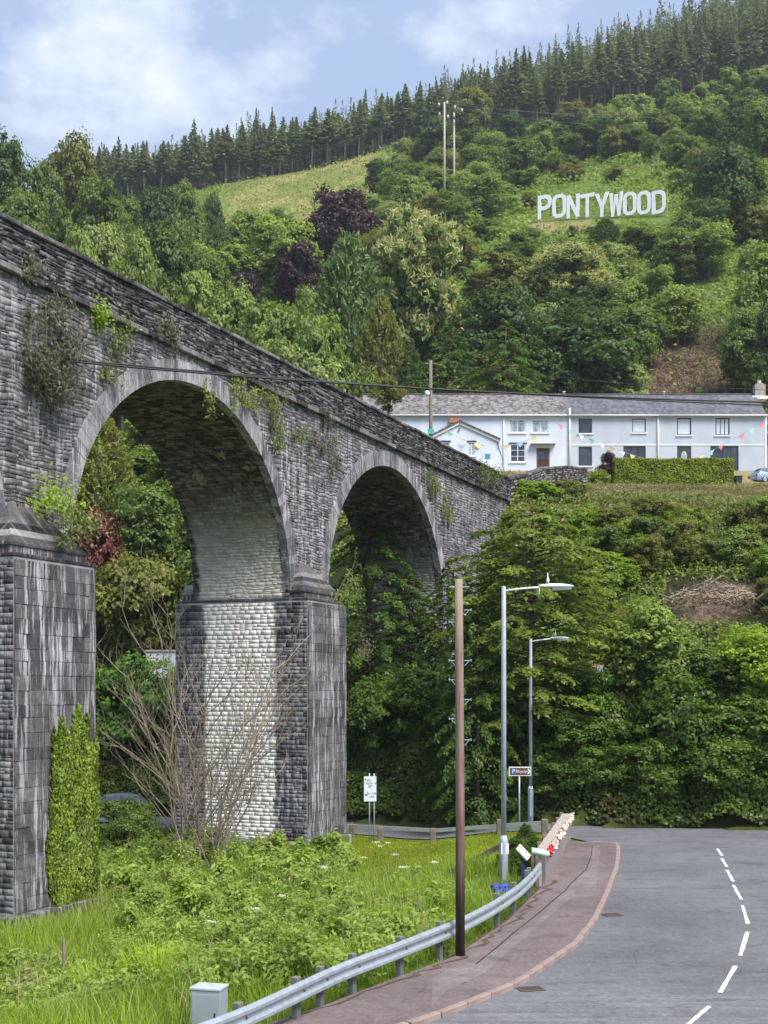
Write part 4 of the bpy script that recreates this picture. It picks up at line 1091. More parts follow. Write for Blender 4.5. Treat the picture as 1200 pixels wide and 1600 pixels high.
# far barrier on the road below the viaduct
fb = empty('road_barrier', (0,0,0), 0, 'low pale rail on stout wooden posts along the road below the viaduct', 'barrier')
FR = [Vector((-22,64.9,0)), Vector((-10,63.2,0)), Vector((-4,61.8,0)), Vector((-1.5,60.6,0)), Vector((2.3,57.5,0)), Vector((6.75,54.0,0))]
M['rail_pale'] = plain('pale_rail', (.52,.54,.55), .55, .2, var=.12)
M['post_brown'] = plain('brown_post', (.20,.16,.12), .9, var=.35, scale=3, bump=.5)
for a, b in zip(FR[:-1], FR[1:]):
    za, zb_ = gz1(a.x,a.y), gz1(b.x,b.y)
    MB().bar((a.x,a.y,za+.50), (b.x,b.y,zb_+.50), .09, .17).build('rail', M['rail_pale'], fb)
for px, Y in ((550,60.2),(594,59.0),(676,57.0),(780,55.2),(850,54.0),(503,61.6)):
    x = xat(px, Y); z = gz1(x, Y)
    MB().box(-.13,.13,-.13,.13,-.5,.68).build('post', M['post_brown'], fb, (x, Y-.22, z), .03)

# steel cabinet at the near end
kb = gp(330, 1618); cab = empty('utility_cabinet', (-3.06, 22.4, 0), R(-14), 'grey steel utility cabinet beside the crash barrier in the foreground', 'cabinet')
M['cab'] = plain('cabinet_grey', (.33,.39,.42), .55, .1, var=.1, scale=3)
MB().box(-.27,.27,-.2,.2,-.3,.80).build('body', M['cab'], cab, None, .01)
MB().box(-.285,.285,-.215,.215,.801,.85).build('lid', plain('cabinet_lid', (.45,.50,.53), .5), cab, None, .012)
MB().box(-.235,.235,-.212,-.202,-.1,.74).build('door', M['cab'], cab, None, .006)
MB().box(.17,.2,-.222,-.213,.35,.42).build('lock', M['frame_black'], cab)

# road signs
def text(name, body, size, mat, parent, loc, align='CENTER'):
    cu = bpy.data.curves.new(name, 'FONT'); cu.body = body; cu.size = size; cu.align_x = align; cu.align_y = 'CENTER'; cu.extrude = .0012; cu.resolution_u = 2
    tmp = bpy.data.objects.new('tmp', cu); COL.objects.link(tmp)
    dg = bpy.context.evaluated_depsgraph_get(); dg.update()
    me = bpy.data.meshes.new_from_object(tmp.evaluated_get(dg)); bpy.data.objects.remove(tmp)
    me.materials.clear(); me.materials.append(mat)
    o = link(name, me, parent, loc); o.rotation_euler = (PI/2, 0, 0); return o
M['ink'] = plain('sign_black', (.03,.03,.035), .5); M['sign_white'] = plain('sign_white', (.74,.80,.84), .45, var=.04)
wY = 58.0; wx = xat(578.5, wY); wz = gz1(wx, wY); wk = wY/F
ws = empty('direction_sign', (wx, wY, wz), 0, 'small white direction board on two thin posts beside the pier', 'sign')
zt, zb_ = zat(1213,wY) - wz, zat(1252,wY) - wz
MB().box(-9.5*wk, 9.5*wk, -.02, 0, zb_, zt).build('board', M['sign_white'], ws)
MB().box(-9.8*wk, -9.5*wk-.001, -.025, .004, zb_, zt).box(9.5*wk+.001, 9.8*wk, -.025, .004, zb_, zt).build('edge_trim', M['galv'], ws)
for px in (577.2, 584.6): 
    x = (px - 578.5)*wk
    MB().tube([(x,.035,-.5), (x,.035,zt+.13)], .03, 8).build('post', M['galv'], ws)
hh = zt - zb_
for s_, x, f, al in (('Neu', -.10, .86, .13), ('Gym. all', .06, .73, .13), ('EP', .0, .60, .14), ('. . . . . .', .05, .47, .07), ('for safe', .09, .32, .13), ('use', .07, .19, .13)):
    text('lettering', s_, al*1.25, M['ink'], ws, (x, -.0225, zb_ + hh*f))
MB().prism([(-.22, zb_+hh*.30), (-.22, zb_+hh*.20), (-.09, zb_+hh*.25)], -.0235, -.0205).build('arrow', M['ink'], ws)
# brown car park sign
bY = 56.5; bx = xat(811.5, bY); bz = gz1(bx, bY)
bs = empty('brown_sign', (bx, bY, bz), 0, 'brown tourist sign with blue parking symbol pointing right on a single post', 'sign')
bk = bY/F; X = lambda px: (px - 811.5)*bk; Z = lambda py: zat(py, bY) - bz
MB().tube([(0,.03,-.4), (0,.03,Z(1199))], .038, 8).build('post', M['galv'], bs)
MB().box(X(795), X(830), -.02, 0, Z(1212.3), Z(1198)).build('board', M['trim_white'], bs)
MB().box(X(796.6), X(828.8), -.026, -.0205, Z(1211), Z(1199.8)).build('brown_panel', plain('sign_brown', (.115,.052,.040), .5, var=.05), bs)
MB().box(X(798.6), X(806.2), -.031, -.0265, Z(1209.8), Z(1200.6)).build('blue_panel', plain('sign_blue', (.05,.13,.36), .5, var=.05), bs)
text('lettering', 'P', .26, M['trim_white'], bs, (X(802.4), -.0335, Z(1205.2)))
text('lettering', 'Rhyslyn', .185, M['trim_white'], bs, (X(815.6), -.0285, Z(1205.3)))
cz0 = Z(1205.2)
MB().add([(X(824),-.0285,Z(1201)),(X(826.3),-.0285,Z(1201)),(X(828.4),-.0285,cz0),(X(826.3),-.0285,Z(1209.6)),(X(824),-.0285,Z(1209.6)),(X(826.1),-.0285,cz0)], [(0,1,2,5),(5,2,3,4)]).build('arrow', M['trim_white'], bs)

# bridge parapet wall at the bend
BW = empty('bridge_parapet', (4.95,39.4,0), 0, 'grey plank-faced bridge parapet with pale top rail at the bend', 'parapet'); BW.location = (0,0,0)
A, B = Vector((4.98,39.3,0)), Vector((7.55,51.6,0)); d = (B - A).normalized(); nr = Vector((d.y,-d.x,0)); L = (B - A).length
M['plank'] = bark('weathered_plank', (.15,.13,.13), (.34,.30,.30)); M['plank_top'] = bark('pale_top_rail', (.28,.23,.20), (.50,.44,.39))
def along(s, n, z): p = A + d*s + nr*n; return (p.x, p.y, z)
rr = random.Random(6)
k = 0
for row in range(5):
    s = 0.0
    while s < L - .05:
        l = min(rr.uniform(2.2, 3.2), L - s)
        j = rr.uniform(-.006,.006)
        MB().add([along(s+.006,-.02+j,.03+row*.19), along(s+l-.006,-.02+j,.03+row*.19), along(s+l-.006,-.06,.03+row*.19), along(s+.006,-.06,.03+row*.19),
                  along(s+.006,-.02+j,.03+row*.19+.18), along(s+l-.006,-.02+j,.03+row*.19+.18), along(s+l-.006,-.06,.03+row*.19+.18), along(s+.006,-.06,.03+row*.19+.18)],
                 [(3,2,1,0),(4,5,6,7),(0,1,5,4),(1,2,6,5),(2,3,7,6),(3,0,4,7)]).build('plank', M['plank'], BW)
        s += l
MB().bar(along(0,-.20,.42), along(L,-.20,.42), .26, 1.1).build('core', plain('parapet_concrete', (.2,.19,.18), .9), BW)
for k in range(6):
    s0 = L*k/6; MB().bar(along(s0+.006,-.20,1.03), along(L*(k+1)/6-.006,-.20,1.03), .30, .07).build('top_rail', M['plank_top'], BW)
for k in range(7):
    p = along(.1 + (L-.2)*k/6, -.40, 0); MB().box(-.07,.07,-.06,.06,-.4,1.12).build('post', M['post_brown'], BW, p, .01)
gar = empty('poppy_garland', (0,0,0), 0, 'garland of red, pink and white knitted flowers along the parapet top', 'garland')
FC = [plain('petal_white', (.78,.76,.72), .9), plain('petal_red', (.60,.035,.04), .9), plain('petal_pink', (.75,.42,.45), .9), plain('petal_cream', (.72,.62,.45), .9)]
for k in range(130):
    s = .35 + (L-.6)*k/129 + rr.uniform(-.05,.05); c = along(s, .05 + rr.uniform(-.04,.06), 1.0 + rr.uniform(-.14,.10)); r_ = rr.uniform(.045,.085)
    if k < 9: r_ *= 1.15
    vs = [(0,0,.05)] + [(math.cos(t)*r_*(1 + .25*math.cos(5*t)), math.sin(t)*r_*(1 + .25*math.cos(5*t)), .03) for t in np.linspace(0, 2*PI, 15, endpoint=False)] + [(0,0,-.05)]
    fs = [(0, 1+i, 1+(i+1) % 15) for i in range(15)] + [(16, 1+(i+1) % 15, 1+i) for i in range(15)]
    o = MB().add(vs, fs).build('flower', FC[1] if k < 9 else FC[rr.choice((0,0,0,1,2,3))], gar, c); o.rotation_euler = (rr.uniform(.3,1.1), rr.uniform(.2,1.0), rr.uniform(0,3))
MB().tube([along(.2 + (L-.4)*k/20, .01, .98 - .03*(k % 2)) for k in range(21)], .02, 5).build('string', M['leaf_dark'] if False else plain('garland_green', (.05,.12,.05), .9), gar)
# small boards, crate and bed behind the barrier
M['board_pale'] = plain('pale_notice_board', (.66,.72,.52), .6, var=.1); M['board_green'] = plain('green_white_board', (.45,.72,.48), .6, var=.25, scale=3)
def lectern(px0, py0, px1, py1, Y, label, mat, post_mat, tilt):
    a, b = pt(px0, py0, Y), pt(px1, py1, Y); c = (a + b)/2; e = empty('notice_lectern', (c.x, Y, gz1(c.x, Y)), 0, label, 'notice board')
    a = a - e.location; b = b - e.location
    MB().bar(a, b, .30, .05, (0,-tilt,1)).build('board', mat, e)
    m = (a + b)/2; MB().bar((m.x,.05,-.4), (m.x,.05,m.z-.04), .09, .09).build('post', post_mat, e)
lectern(809,1323,826,1341,40.2,'tilted pale notice board on a blue post behind the crash barrier', M['board_pale'], plain('blue_post', (.06,.08,.28), .5), .6)
lectern(831,1328,858,1334,38.95,'flat green and white board on a post at the parapet end', M['board_green'], M['plank_top'], .3)
cr = gp(783, 1385, -.1); ce = empty('blue_crate', (xat(781,38.6), 38.6, gz1(xat(781,38.6),38.6)), R(20), 'bright blue plastic crate on the ground beside the lamp base', 'crate')
M['blue'] = plain('blue_plastic', (.05,.06,.62), .35, var=.1)
zc = zat(1385,38.6) - ce.location.z
MB().box(-.22,.22,-.16,.16,zc-.35,zc-.33).box(-.22,.22,-.17,-.15,zc-.35,zc).box(-.22,.22,.15,.17,zc-.35,zc).box(-.24,-.22,-.17,.17,zc-.35,zc).box(.22,.24,-.17,.17,zc-.35,zc).build('box', M['blue'], ce)
MB().box(-.26,.26,-.19,.19,zc+.001,zc+.05).build('lid', M['blue'], ce, None, .01)
MB().box(-.18,.18,-.14,.14,-.2,zc-.351).build('stand', M['post_brown'], ce)
bed = empty('timber_bed_edge', (0,0,0), 0, 'dark timber board edging the lawn behind the lamp', 'edging')
q = [gp(640,1398,-.5), gp(700,1385,-.45), gp(770,1345,-.35), gp(822,1318,-.25)]
for a, b in zip(q[:-1], q[1:]):
    for r_ in range(2): MB().bar((a.x,a.y,a.z+.12+.26*r_), (b.x,b.y,b.z+.12+.26*r_), .07, .25).build('board', plain('dark_bed_board', (.055,.040,.032), .9, var=.3), bed)
fp = empty('fence_stake', tuple(gp(99,1536,-.75)), 0, 'thin weathered wooden stake standing in the meadow grass', 'stake')
MB().tube([(0,0,-.3),(.01,0,.5),(.0,0,1.05)], [.045,.04,.035], 7).build('stake', M['wood_pole'], fp)

# ------------------------------------------------------------------ cars
M['tyre'] = plain('tyre', (.02,.02,.02), .9); M['rim'] = plain('rim', (.45,.45,.47), .35, .7); M['carglass'] = glass('car_glass', (.10,.13,.14), .05)
M['tail'] = plain('tail_lamp', (.5,.03,.04), .25); M['headl'] = plain('head_lamp', (.8,.8,.8), .15)
def car(loc, rz, paint, label):
    e = empty('parked_car', loc, rz, label, 'car')
    # (x, z_sill, z_belt/hood, z_roof or None, half width)
    low = [(-2.0,.35,.62,.70),(-1.92,.25,.80,.78),(-1.55,.22,.88,.83),(-.7,.2,.92,.85),(.5,.2,.93,.85),(1.2,.22,.95,.84),(1.75,.26,.96,.80),(2.0,.34,.80,.72)]
    vs = []; fs = []
    for x, z0, z1, hw_ in low:
        vs += [(x,-hw_*.94,z0),(x,-hw_,(z0+z1)/2),(x,-hw_*.95,z1),(x,hw_*.95,z1),(x,hw_,(z0+z1)/2),(x,hw_*.94,z0)]
    n = 6
    for i in range(len(low)-1):
        for k in range(n): fs.append((i*n+k, i*n+(k+1)%n, (i+1)*n+(k+1)%n, (i+1)*n+k))
    fs += [tuple(range(n)), tuple(range((len(low)-1)*n, len(low)*n))]
    MB().add(vs, fs, True).build('body', paint, e, None, .03)
    cab = [(-1.0,.90,.78),(-.25,1.40,.62),(.7,1.46,.62),(1.35,1.36,.60),(1.80,.94,.74)]
    vs = []; fs = []
    for x, z, hw_ in cab: vs += [(x,-.79,.90),(x,-hw_,z),(x,hw_,z),(x,.79,.90)]
    for i in range(4):
        for k in range(3): fs.append((i*4+k, i*4+k+1, i*4+4+k+1, i*4+4+k))
    MB().add(vs, fs, True).build('windows', M['carglass'], e)
    rv_ = [(-.30,1.415,.60),(.2,1.475,.60),(.8,1.485,.60),(1.38,1.385,.58)]
    vs = []; fs = []
    for x, z, hw_ in rv_: vs += [(x,-hw_,z-.04),(x,-hw_*.8,z+.01),(x,hw_*.8,z+.01),(x,hw_,z-.04)]
    for i in range(3):
        for k in range(3): fs.append((i*4+k, i*4+k+1, i*4+4+k+1, i*4+4+k))
    MB().add(vs, fs, True).build('roof', paint, e)
    for sx in (-1,1):
        MB().bar((-1.0,sx*.785,.92), (-.28,sx*.615,1.42), .05, .06).bar((1.80,sx*.75,.94), (1.38,sx*.59,1.37), .07, .08).bar((.35,sx*.78,.93), (.3,sx*.615,1.44), .05, .06).build('pillar', paint, e)
        for wx_ in (-1.28, 1.25):
            wo_ = MB().tube([(wx_, sx*.62, .31), (wx_, sx*.83, .31)], .31, 16, True, False).build('tyre', M['tyre'], e)
            MB().tube([(wx_, sx*.831, .31), (wx_, sx*.845, .31)], [.19,.16], 10, True, False).build('rim', M['rim'], wo_)
        MB().box(-1.99,-1.86, min(sx*.42,sx*.72), max(sx*.42,sx*.72), .62,.74).build('headlight', M['headl'], e)
        MB().box(1.93,2.02, min(sx*.5,sx*.72), max(sx*.5,sx*.72), .66,.84).build('tail_light', M['tail'], e)
        MB().box(-.75,-.6, min(sx*.83,sx*.98), max(sx*.83,sx*.98), .93,1.05).build('mirror', paint, e)
    MB().box(2.001,2.02,-.26,.26,.5,.6).build('number_plate', M['flagyellow'] if 'flagyellow' in M else FL[1], e)
    return e
carp = lambda n, c: plain(n, c, .25, .2, var=.04)
cY = 114.0; x = xat(1165, cY)
car((x + 2.5, cY + .4, zat(757, cY)), R(196), carp('car_light_blue', (.30,.42,.62)), 'light blue car parked by the end house at the right edge')
cY = 67.0; x = xat(163, cY)
car((x + .4, cY, gz1(x, cY) + .05), R(8), carp('car_silver', (.30,.33,.36)), 'silver grey car on the road seen through the near arch')
cY = 65.2; x = xat(930, cY)
car((x + .2, cY, gz1(x, cY) - .1), R(186), carp('car_red', (.55,.04,.035)), 'red car mostly hidden by shrubs on the upper lane')
# wheelie bin by the hedge
wb = empty('wheelie_bin', tuple(pt(1153, 763, 112.0)), R(5), 'dark wheelie bin at the right end of the clipped hedge', 'bin')
M['bin'] = plain('bin_black', (.022,.026,.034), .5)
MB().add([(-.24,-.28,.08),(.24,-.28,.08),(.24,.28,.08),(-.24,.28,.08),(-.30,-.36,1.0),(.30,-.36,1.0),(.30,.36,1.0),(-.30,.36,1.0)], [(3,2,1,0),(4,5,6,7),(0,1,5,4),(1,2,6,5),(2,3,7,6),(3,0,4,7)]).build('body', M['bin'], wb, None, .03)
MB().box(-.33,.33,-.40,.40,1.001,1.07).build('lid', plain('bin_lid', (.10,.085,.075), .6), wb, None, .025)
for sx in (-.26,.2): MB().tube([(sx,.3,.1),(sx+.06,.3,.1)], .1, 10, True, False).build('wheel', M['tyre'], wb)
# garden wall pieces on the lane seen through the near arch
lw = empty('garden_wall', (0,0,0), 0, 'low pale rendered wall on the upper lane seen through the near arch', 'wall')
a = pt(228, 1030, 78); b = pt(300, 1028, 78)
MB().box(a.x, b.x, 78, 78.3, 5.6, zat(1018,78)).build('wall', M['wall_grey'], lw)
MB().box(a.x-.05, b.x+.05, 77.92, 78.38, zat(1018,78)+.001, zat(1018,78)+.10).build('coping', M['pot'], lw)
lr = empty('lane_rail', (0,0,0), 0, 'short white rail on the upper lane between the layered tree and shrubs', 'rail')
a = pt(872, 1053, 66.5); b = pt(912, 1051, 66.5)
MB().bar(a, b, .06, .12).build('rail', M['trim_white'], lr)
for t in (.05,.95):
    p = a.lerp(b, t); MB().bar((p.x,p.y+.06,gz1(p.x,p.y)-.2), (p.x,p.y+.06,p.z+.05), .08, .08).build('post', M['post_brown'], lr)
# ------------------------------------------------------------------ foliage generators
def unit(a): return a / np.maximum(np.linalg.norm(a, axis=1, keepdims=True), 1e-6)
def leaves(C, Nn, ln, wd, r, tdir=None):
    """leaf-shaped quads at C facing roughly Nn"""
    n = len(C); Nn = unit(Nn)
    T = r.normal(size=(n, 3)) if tdir is None else tdir + r.normal(size=(n, 3))*.25
    T = unit(T - Nn*np.sum(T*Nn, 1, keepdims=True)); B = np.cross(Nn, T)
    ln = np.broadcast_to(np.asarray(ln, float), (n,))[:, None]; wd = np.broadcast_to(np.asarray(wd, float), (n,))[:, None]
    fold = Nn * wd * .35
    V = np.stack([C - T*ln*.5, C + B*wd*.5 + fold - T*ln*.05, C + T*ln*.5, C - B*wd*.5 + fold - T*ln*.05], 1).reshape(-1, 3)
    Q = np.arange(n*4).reshape(n, 4)
    return V, Q
def leaf_mesh(name, C, Nn, ln, wd, tint, r, mat, tdir=None):
    V, Q = leaves(C, Nn, ln, wd, r, tdir); return npmesh(name, V, Q, mat, np.repeat(np.clip(tint, 0, 1), 4))
def ball(r, n): return unit(r.normal(size=(n, 3)))
def limbs(mb, r, base, top, rad, targets):
    """trunk with limbs reaching to the targets"""
    mid = [base + (top - base)*k/4 + np.array([r.uniform(-.12,.12), r.uniform(-.12,.12), 0])*(k > 0) for k in range(5)]
    mb.tube(mid, [rad*(1 - .17*k) for k in range(5)], 8)
    for t in targets:
        k = r.uniform(.35, .95); s = base + (top - base)*k; e = np.array(t); m = (s + e)/2 + np.array([0,0,-.1])*np.linalg.norm(e - s)
        mb.tube([s, m, e], [rad*.42*(1.2-k), rad*.26, rad*.07], 5)
def crown_round(seed, H=10., Wd=8., base=.05, nl=18, nc=24, nf=34, leaf=.34, lobe=(.17,.27), droop=0., sparse=1., catkin=False, top=1.0):
    r = np.random.RandomState(seed); C = []; Nn = []; T = []; LL = []; DD = []
    hz_ = (1 - base)*H/2; zc = base*H + hz_; Ls = []
    for i in range(nl):
        d = ball(r, 1)[0]; rad = r.uniform(.25, 1)**.45
        p = np.array([d[0]*Wd/2*.68*rad, d[1]*Wd/2*.68*rad, zc + d[2]*hz_*.72*rad])
        tz = (p[2] - zc)/hz_; sh = 1 - .35*max(0, tz)*top - .15*max(0, -tz); p[0] *= sh; p[1] *= sh
        Ls.append((p, r.uniform(*lobe)*Wd, r.uniform()))
    for p, rl, lt in Ls:
        d = ball(r, nc); d[:, 2] = np.where(d[:, 2] < -.35, -d[:, 2], d[:, 2])
        cc = p + d*rl*r.uniform(.7, 1.08, (nc, 1)); ct = r.uniform(0, 1, nc)
        for k in range(nc):
            n = int(nf*sparse*r.uniform(.6, 1.3)); cr = r.uniform(.10, .20)*rl*2
            q = r.normal(size=(n, 3))*cr*.55; q[:, 2] *= .7; q[:, 2] -= droop*np.abs(q[:, 0])
            C.append(cc[k] + q); Nn.append(d[k]*.9 + unit(q)*.5 + r.normal(size=(n, 3))*.45 + np.array([0,0,.35]))
            tt = ct[k]*.42 + lt*.20 + r.uniform(0, .38, n); LL.append(np.full(n, 1.0))
            if catkin:
                tt = tt*.60; m = 15
                T.append(tt); DD.append(np.zeros((n, 3)))
                up = unit(d[k] + np.array([0,0,.5]))[None][0] if False else (d[k] + np.array([0,0,.5]))/np.linalg.norm(d[k] + np.array([0,0,.5]))
                qq = r.normal(size=(m, 3))*cr*.42; C.append(cc[k] + up*cr*.95 + qq); Nn.append(r.normal(size=(m, 3))); T.append(.72 + r.uniform(0, .28, m)); LL.append(np.full(m, 1.25)); DD.append(up*1.0 + r.normal(size=(m, 3))*.7)
            else: T.append(tt); DD.append(np.zeros((n, 3)))
    C = np.concatenate(C); Nn = np.concatenate(Nn); T = np.concatenate(T); LL = np.concatenate(LL); DD = np.concatenate(DD)
    z0 = C[:, 2].min(); C[:, 2] = np.where(C[:, 2] < .1, .1, C[:, 2])
    s = r.uniform(.7, 1.25, len(C))*leaf
    td = np.where(np.linalg.norm(DD, axis=1, keepdims=True) > 0, DD, r.normal(size=C.shape))
    me = leaf_mesh('crown', C, Nn, s*LL, s*np.where(LL > 1.2, .38, .68), T, r, M['leaf_mid'], td)
    mb = MB(); limbs(mb, r, np.array([0,0,-1.0]), np.array([0,0,H*.78]), .028*H, [l[0] for l in Ls])
    return me, mb.mesh('trunk', M['bark'])
def crown_layered(seed, H=12., Wd=9., nb=110, per=130, leaf=.24, base=.10, droop=.42, dome=False):
    r = np.random.RandomState(seed); C = []; Nn = []; T = []; mb = MB()
    mb.tube([(0,0,-1.5),(.1,0,H*.4),(0,.1,H*.97)], [.26,.17,.03], 8)
    for i in range(nb):
        t = base + (1 - base)*(i + r.uniform(0, 1))/nb; az = i*2.399 + r.uniform(-.3, .3)
        prof = np.interp(t, [0, .15, .4, .7, .9, 1.0], [.72, .95, 1.0, .74, .40, .06] if not dome else [.80, .97, 1.0, .96, .72, .30])
        L = Wd/2*prof*r.uniform(.78, 1.12); n = int(per*(.35 + prof*.75)); s = r.uniform(.25, 1, n)**.7
        side = r.normal(size=n)*.19*L*(1.15 - s)
        up = .34*L*s - droop*L*s*s + H*t - .10*L - np.abs(side)*.35 + r.normal(size=n)*.06
        dx, dy = math.cos(az), math.sin(az)
        p = np.stack([dx*L*s - dy*side, dy*L*s + dx*side, up], 1); C.append(p)
        Nn.append(np.stack([dx*.45 + 0*s, dy*.45 + 0*s, 1 + 0*s], 1) + r.normal(size=(n, 3))*.42)
        T.append(.0 + .30*r.uniform() + .50*s*r.uniform(.5, 1, n) + r.uniform(0, .2, n))
        mb.tube([(0,0,H*t-.12*L), (dx*L*.5,dy*L*.5,H*t-.10*L+.17*L-droop*.25*L), (dx*L*.95,dy*L*.95,H*t-.10*L+(.32-droop*.9)*L)], [.05,.03,.008], 4)
    C = np.concatenate(C); C[:, 2] = np.maximum(C[:, 2], -.6)
    s = r.uniform(.7, 1.3, len(C))*leaf
    return leaf_mesh('crown', C, np.concatenate(Nn), s*1.25, s*.6, np.concatenate(T), r, M['leaf_layered']), mb.mesh('trunk', M['bark'])
def crown_spruce(seed, H=19., base=.40, Wd=4.6, nb=190, leaf=.80):
    r = np.random.RandomState(seed); C = []; Nn = []; T = []; D = []; mb = MB()
    lean = r.uniform(-.25, .25, 2)
    mb.tube([(0,0,-2),(lean[0]*.5,lean[1]*.5,H*.5),(lean[0],lean[1],H)], [.20,.15,.02], 6)
    for i in range(nb):
        t = (i + r.uniform())/nb; z = H*(base + (1 - base)*t); az = r.uniform(0, 2*PI)
        L = Wd/2*((1 - t)**.9*.97 + .03)*r.uniform(.45, 1.25)*(1 if t > .12 else r.uniform(.3, .9)); n = max(4, int(15*L/2.0*1.2)); s = r.uniform(.15, 1, n)
        side = r.normal(size=n)*.16*L*(1.2 - s); dx, dy = math.cos(az), math.sin(az)
        p = np.stack([dx*L*s - dy*side + lean[0]*z/H, dy*L*s + dx*side + lean[1]*z/H, z + .05*L*s - .30*L*s*s + r.normal(size=n)*.07], 1)
        C.append(p); Nn.append(np.stack([dx*.4 + 0*s, dy*.4 + 0*s, 1 + 0*s], 1) + r.normal(size=(n, 3))*.5)
        D.append(np.tile([dx, dy, -.35], (n, 1))); T.append(.12 + .35*s + r.uniform(0, .45, n))
    for i in range(16):                                   # dead snags on the bare trunk
        z = H*r.uniform(.12, base + .05); az = r.uniform(0, 2*PI); L = r.uniform(.4, 1.2)
        mb.tube([(0,0,z), (math.cos(az)*L, math.sin(az)*L, z - .1)], [.025,.008], 3, False)
    n = 10; C.append(np.stack([lean[0] + r.normal(size=n)*.05, lean[1] + r.normal(size=n)*.05, H - r.uniform(0, .9, n)], 1)); Nn.append(r.normal(size=(n, 3))*[1,1,.1]); D.append(np.tile([0,0,1.], (n, 1))); T.append(r.uniform(0,.5,n))
    C = np.concatenate(C); s = r.uniform(.7, 1.3, len(C))*leaf*np.interp(C[:,2]/H, [base, base + .4*(1-base), 1], [1.05, .95, .38])
    return leaf_mesh('crown', C, np.concatenate(Nn), s, s*.44, np.concatenate(T), r, M['leaf_spruce'], np.concatenate(D)), mb.mesh('trunk', M['bark_pale'])
def crown_tuft(seed, H=10., Wd=7., n_t=420, per=26, leaf=.30):
    """soft conifer: upright needle tufts over a rounded cone"""
    r = np.random.RandomState(seed); C = []; Nn = []; T = []; D = []
    for i in range(n_t):
        t = r.uniform(0, 1)**.9; az = r.uniform(0, 2*PI); prof = np.interp(t, [0,.15,.45,.75,1], [.75,1,.86,.52,.10])
        rr = Wd/2*prof*r.uniform(.55, 1.0)**.6; p = np.array([math.cos(az)*rr, math.sin(az)*rr, H*(.06 + .92*t)])
        d = np.array([math.cos(az)*.7, math.sin(az)*.7, .85]); d /= np.linalg.norm(d)
        s = r.uniform(0, 1, per); q = p + d[None]*(s[:, None] - .4)*.9 + r.normal(size=(per, 3))*.20*(1.15 - s[:, None])
        C.append(q); Nn.append(r.normal(size=(per, 3)) + np.array([0,0,.3])); D.append(np.tile(d, (per, 1))); T.append(.05 + .5*s + .25*r.uniform() + r.uniform(0, .2, per))
    C = np.concatenate(C); s = r.uniform(.7, 1.3, len(C))*leaf
    mb = MB().tube([(0,0,-1.5),(0,0,H*.5),(0,0,H*.95)], [.28,.18,.03], 8)
    return leaf_mesh('crown', C, np.concatenate(Nn), s*1.4, s*.4, np.concatenate(T), r, M['leaf_pine'], np.concatenate(D)), mb.mesh('trunk', M['bark'])

PROTO = {}
for i in range(4): PROTO['round%d' % i] = (*crown_round(100 + i, lobe=((.12,.28) if i < 2 else (.09,.22)), nl=(22 if i < 2 else 34), nf=(28 if i < 2 else 20), top=(1.0 if i != 1 else .5)), 10., 8.)
for i in range(2): PROTO['loose%d' % i] = (*crown_round(120 + i, nl=26, nc=18, nf=22, leaf=.30, lobe=(.10,.19), droop=.3, sparse=1.0), 10., 8.)
PROTO['chestnut0'] = (*crown_round(131, nl=34, nc=24, nf=20, leaf=.32, lobe=(.11,.19), catkin=True), 10., 8.)
PROTO['shrub0'] = (*crown_round(141, H=3.2, Wd=4.0, base=.0, nl=14, nc=20, nf=34, leaf=.17, lobe=(.18,.28)), 3.2, 4.0)
PROTO['shrub1'] = (*crown_round(142, H=3.2, Wd=4.0, base=.0, nl=18, nc=18, nf=30, leaf=.15, lobe=(.14,.24)), 3.2, 4.0)
PROTO['layer0'] = (*crown_layered(151), 12., 9.)
PROTO['dome0'] = (*crown_layered(153, nb=120, per=150, droop=.40, dome=True), 12., 9.)
PROTO['layer1'] = (*crown_layered(152, nb=90, droop=.55), 12., 9.)
PROTO['tuft0'] = (*crown_tuft(161), 10., 7.)
for i in range(4): PROTO['spruce%d' % i] = (*crown_spruce(170 + i, base=(.42,.36,.48,.22)[i]), 19., 4.6)
def tree(name, kind, loc, h, wd, mat, label, group=None, cat='tree', rz=None, trunk=True):
    cm, tm, H, Wd = PROTO[kind]
    r = random.Random(int(abs(loc[0])*131 + loc[1]*17 + h*7))
    e = empty(name, loc, r.uniform(0, 6.28) if rz is None else rz, label, cat, group)
    e.scale = (wd/Wd, wd/Wd, h/H)
    c = link('crown', cm, e); set_mat(c, M[mat])
    if trunk: link('trunk', tm, e)
    return e
def tree_px(px, pytop, Y, wpx, kind, mat, label, group=None, name='broadleaf_tree', sink=.4, maxh=34, minh=3.5):
    x = xat(px, Y); g = gz1(x, Y); h = min(max(zat(pytop, Y) - g, minh), maxh)
    return tree(name, kind, (x, Y, g - sink), h + sink, min(wpx/F*Y, 1.9*h), mat, label, group)

